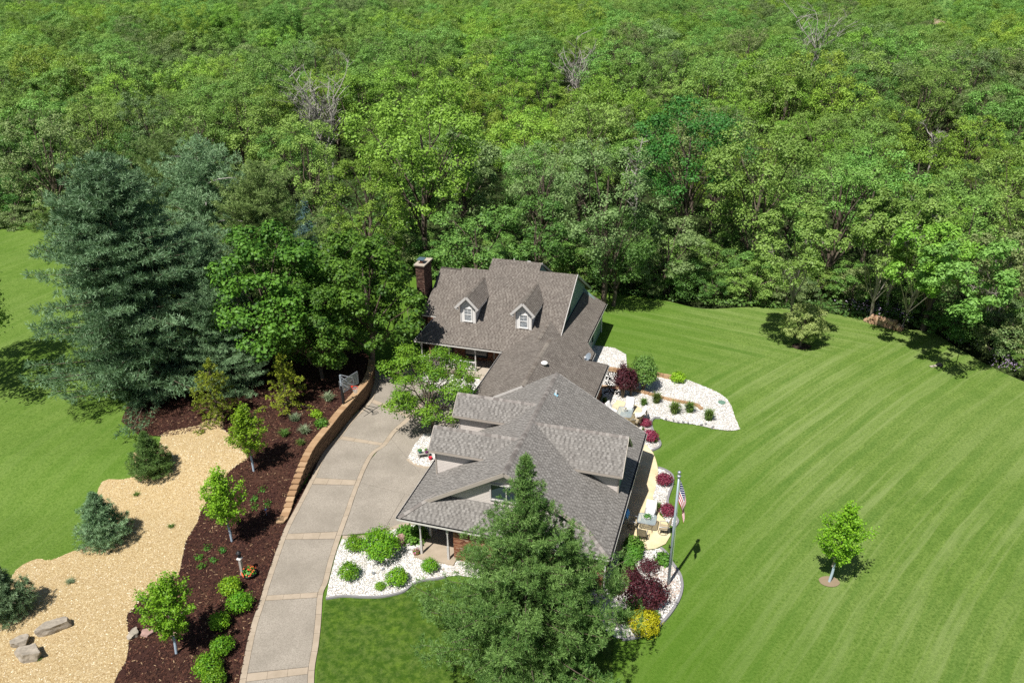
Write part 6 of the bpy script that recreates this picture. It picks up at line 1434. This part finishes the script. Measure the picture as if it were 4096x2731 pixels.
for r_ in range(9):
    for c_ in range(6 if r_ % 2 == 0 else 5):
        s_ = .42*((c_+.5)/6 if r_ % 2 == 0 else (c_+1)/6); t_ = 7/13*(r_+.6)/9.2
        p_ = cloth_pt(s_, t_); a = cloth_pt(s_+.01, t_)-p_; b = cloth_pt(s_, t_+.01)-p_; nn = a.cross(b).normalized(); a.normalize(); b = nn.cross(a)
        for sd_ in (.006, -.006):
            vs = [p_+nn*sd_]+[p_+nn*sd_+(a*math.cos(q*math.pi/5)+b*math.sin(q*math.pi/5))*(.032 if q % 2 == 0 else .013) for q in range(10)]
            stm.add(vs, [(0, 1+q, 1+(q+1) % 10) for q in range(10)])
stm.build('stars', fw_, fl)

# ------------------------------------------------------------------ patio furniture
def rrect(w, d, r, n=5):
    out = []
    for cx_, cy_, a0 in ((w/2-r, d/2-r, 0), (-w/2+r, d/2-r, 90), (-w/2+r, -d/2+r, 180), (w/2-r, -d/2+r, 270)):
        for i in range(n+1): a = math.radians(a0+90*i/n); out.append((cx_+r*math.cos(a), cy_+r*math.sin(a)))
    return out
tgl = NB('table_glass'); tgl.color((.42, .50, .52)); tgl.set(.06, spec=.7); tgl.b.inputs['Alpha'].default_value = .45
def table(loc, rz, w, d, lab):
    t = empty('patio_table', loc, rz, label=lab, cat='patio table'); P = rrect(w, d, .14)
    MB().tube([(x, y, .715) for x, y in P]+[(P[0][0], P[0][1], .715)], .022, 6, caps=False).build('rim', M['alu'], t)
    MB().prism(P, .71, .722).build('glass_top', tgl.m, t)
    for a in (-1, 1):
        for b in (-1, 1):
            MB().tube([(a*w*.40, b*d*.40, .70), (a*w*.30, b*d*.30, .35), (a*w*.36, b*d*.36, 0)], .02, 6).build('leg', M['bronze'], t)
    MB().tube([(math.cos(q*math.pi/8)*w*.27, math.sin(q*math.pi/8)*d*.27, .3) for q in range(17)], .014, 5, caps=False).build('brace_ring', M['bronze'], t); return t
_ck = {}
def chair_meshes():
    if _ck: return _ck
    b = MB(); ring = [(math.cos(q*math.pi/10)*.30, math.sin(q*math.pi/10)*.30, .02) for q in range(21)]; b.tube(ring, .018, 6, caps=False)
    for a in range(4): c, s_ = math.cos(a*1.571+.785), math.sin(a*1.571+.785); b.tube([(c*.3, s_*.3, .02), (c*.12, s_*.12, .10), (0, 0, .14)], .016, 5)
    b.tube([(0, 0, .12), (0, 0, .34)], .03, 8); b.tube([(math.cos(q*math.pi/10)*.2, math.sin(q*math.pi/10)*.2, .30) for q in range(21)], .012, 5, caps=False); _ck['swivel_base'] = b.mesh('swivel_base', M['bronze'])
    s_ = MB()
    pts = [(-.02+.50*i/6-.22, .40+.02*math.cos(i)) for i in range(7)]
    vs = []
    for x, z in pts: vs += [(x, -.25, z), (x, .25, z), (x, .25, z-.02), (x, -.25, z-.02)]
    fs = [(i*4, i*4+4, i*4+5, i*4+1) for i in range(6)]+[(i*4+3, i*4+2, i*4+6, i*4+7) for i in range(6)]; s_.add(vs, fs); s_.box((.02, -.26, .40), (.52, .03, .03)); s_.box((.02, .26, .40), (.52, .03, .03)); _ck['seat'] = s_.mesh('seat', M['sling'])
    k = MB(); vs = []
    for i in range(7): t = i/6; vs += [(-.24-.20*t, -.25, .42+.62*t), (-.24-.20*t, .25, .42+.62*t), (-.26-.20*t, .25, .42+.62*t), (-.26-.20*t, -.25, .42+.62*t)]
    k.add(vs, [(i*4, i*4+1, i*4+5, i*4+4) for i in range(6)]+[(i*4+3, i*4+7, i*4+6, i*4+2) for i in range(6)]); _ck['backrest'] = k.mesh('backrest', M['sling'])
    f = MB()
    for a in (-1, 1): f.tube([(.24, a*.27, .38), (-.24, a*.27, .40), (-.46, a*.27, 1.06)], .018, 6)
    f.tube([(-.46, -.27, 1.06), (-.46, .27, 1.06)], .018, 6); _ck['frame'] = f.mesh('frame', M['bronze'])
    for a, n_ in ((-1, 'armrest'), (1, 'armrest_b')): r_ = MB(); r_.tube([(.22, a*.27, .38), (.24, a*.30, .60), (.0, a*.30, .64), (-.32, a*.28, .64)], .02, 6); _ck[n_] = r_.mesh('armrest', M['alu'])
    return _ck
def chair(loc, face, lab):
    c = empty('patio_chair', loc, face, label=lab, cat='patio chair', group='swivel patio chairs')
    for n_, m_ in chair_meshes().items(): link(n_.replace('_b', '') if n_.startswith('arm') else n_, m_, c)
    return c
def towel(loc, face, mat, lab, seat=True, w=.56, full=True):
    """towel laid over a chair back and seat, following its slope"""
    prof = [(-.52, .30), (-.53, .7), (-.50, 1.04), (-.45, 1.09), (-.40, 1.03), (-.30, .70), (-.22, .47), (.0, .445), (.26, .45), (.31, .40), (.32, .22)] if seat else [(-.56, .25), (-.55, .7), (-.50, 1.04), (-.45, 1.09), (-.40, 1.03), (-.30, .74)]
    vs = []; n = 9
    for i, (x, z) in enumerate(prof):
        for j in range(n): y = -w/2+w*j/(n-1); vs.append((x+.018*math.sin(j*1.7+i), y*(1+.05*math.sin(i*1.3)), z+.014*math.sin(j*2.1+i*.7)))
    fs = [(i*n+j, i*n+j+1, (i+1)*n+j+1, (i+1)*n+j) for i in range(len(prof)-1) for j in range(n-1)]
    o = MB().add(vs, fs).build('towel', mat, None, True); o.location = loc; o.rotation_euler = (0, 0, face); m_ = o.modifiers.new('s', 'SOLIDIFY'); m_.thickness = .014; prop(o, lab, 'towel'); return o
def gd2(fn, x, y, z): q = g(*fn(x, y), z); q.z = .05; return q
t2 = gd2(zB, 985, 690, .72); table(t2, YAW, 1.12, .98, 'glass patio table at the round end of the patio, with a white planter')
t1 = gd2(zA, 940, 700, .72); table(t1, YAW, 1.12, 1.45, 'longer glass patio table half under the garage eave, with a white pot')
def dirv(u, v): return Matrix.Rotation(YAW, 3, 'Z') @ Vector((u, v, 0))
def around(t, u, v, turn=0): p_ = t+dirv(u, v); d_ = -dirv(u, v); return p_, math.atan2(d_.y, d_.x)+turn
for (u, v, tn, lab, tw, tl2) in [(.05, 1.0, 0, 'chair behind the lower patio table under a white towel', 'cloth', 'white towel covering the chair behind the lower table'), (1.05, -.12, .15, 'tan chair on the lawn side of the lower patio table', None, None), (-.84, -.1, -.2, 'chair on the house side of the lower table with a blue towel', 'blue_cloth', 'blue towel hanging on the chair beside the house shadow'), (-.12, -1.08, .1, 'brown chair pulled out in front of the lower patio table', None, None)]:
    p_, f_ = around(t2, u, v, tn); chair(p_, f_, lab)
    if tw: towel(p_, f_, M[tw], tl2, seat=(tw == 'cloth'), w=.66)
for (u, v, tn, lab, tw, tl2) in [(.1, 1.25, 0, 'chair behind the upper patio table under a white towel', 'cloth', 'white towel over the chair behind the upper table'), (-1.05, .35, 0, 'chair at the house side of the upper table, white towelled', 'cloth', 'white towel with the pink one at the upper table'), (1.08, .35, 0, 'chair at the lawn side of the upper table, towel over it', 'cloth', 'white towel draped on the lawn-side chair of the upper table'), (1.0, -.5, 0, 'bare tan chair at the lawn side of the upper table', None, None), (.55, -1.2, .2, 'bare tan chair nearest the roof edge at the upper table', None, None)]:
    p_, f_ = around(t1, u, v, tn); chair(p_, f_, lab)
    if tw: towel(p_, f_, M[tw], tl2, w=.66)
p_, f_ = around(t1, -1.35, .1, 0); towel(p_+Vector((0, 0, -.02)), f_, M['pink_cloth'], 'bright pink towel at the roof edge by the upper table', False, .4)
flowerpot(t2+dirv(0, .05)+Vector((0, 0, .722)), .2, .16, M['white'], 'wide white planter with trailing leaves on the lower patio table', 'planter', None, True, n=60, fr=1.5, seed=6)
flowerpot(t1+dirv(.02, .1)+Vector((0, 0, .722)), .14, .24, M['white'], 'white pot with red flowers on the upper patio table', 'flower pot', 'orange', n=14, fr=.8, seed=7)

# ------------------------------------------------------------------ log pile at the wood edge
lpile = empty('log_pile', (0, 0, 0), label='long low pile of cut logs along the back edge of the lawn', cat='log pile')
a_, b_ = g(*z8(1090, 750)), g(*z8(1385, 830)); dv = (b_-a_); nL = 13; lgm = [MB().tube([(0, -.28, 0), (0, .28, 0)], r_, 9).mesh('log', [M['log_end']]) for r_ in (.16, .13, .19)]
for r_ in range(3):
    for i in range(nL-r_*2):
        q = a_+dv*((i+r_+.5)/nL)+Vector((random.uniform(-.05, .05), random.uniform(-.1, .1), .15+r_*.26)); o = link('log', random.choice(lgm), lpile); o.location = q; o.rotation_euler = (random.uniform(-.1, .1), random.uniform(0, 3), math.atan2(dv.y, dv.x)+random.uniform(-.2, .2))
# broken pale branches at the left edge
o = MB(); limb_tubes(o, (0, 0, 0), (9, 1, .4), .13, .04, 6, .05, 5); limb_tubes(o, (4, .3, .3), (7.5, 2, 1.8), .06, .02, 5); limb_tubes(o, (3, .2, .2), (6, -1, -1.2), .06, .02, 5)
o = o.build('broken_branch', M['dead']); q = g(0, 645*1.7415, 7.0); q = g(-60, 628, 7.0); o.location = q; prop(o, 'pale broken branch sticking out horizontally at the left picture edge', 'branch')
# leaning bare-stemmed trees at the right wood edge
def stem_tree(px, top, h, seed, lab, mat='ash', r=3.6):
    global RNG
    b0 = g(*px); tp_ = g(*top, h*.62); lean = (tp_-b0); lean.z = 0
    t_, c_ = broadleaf(h=h, r=r, base=h*.5, lobes=34, twigs=20, leaves=14, size=.25, lob=.24, mat=mat, bark='bark_grey', seed=seed, tr=.17, lean=lean.length/(h*.62)*.8)
    place('slender_tree', (t_, c_), b0, math.atan2(lean.y, lean.x), 1, lab, 'tree')
stem_tree(z8(525, 700), z8(540, 250), 13, 71, 'tree with one thick straight trunk right behind the willow')
stem_tree(z8(1145, 735), z8(1235, 180), 13, 72, 'slender leaning tree at the left end of the log pile')
stem_tree(z8(1265, 690), z8(1420, 120), 14, 73, 'taller leaning tree with pale bark behind the log pile')
stem_tree(z8(1390, 800), z8(1560, 350), 12, 74, 'leaning tree at the right end of the log pile', 'lime')
stem_tree(z8(1855, 660), z8(1910, 430), 12, 75, 'dark-trunked tree deep in the right-hand corner')
stem_tree(z8(2045, 900), z8(2100, 430), 11, 76, 'pale crooked-stemmed tree at the far right lawn edge', 'olive', 3.2)
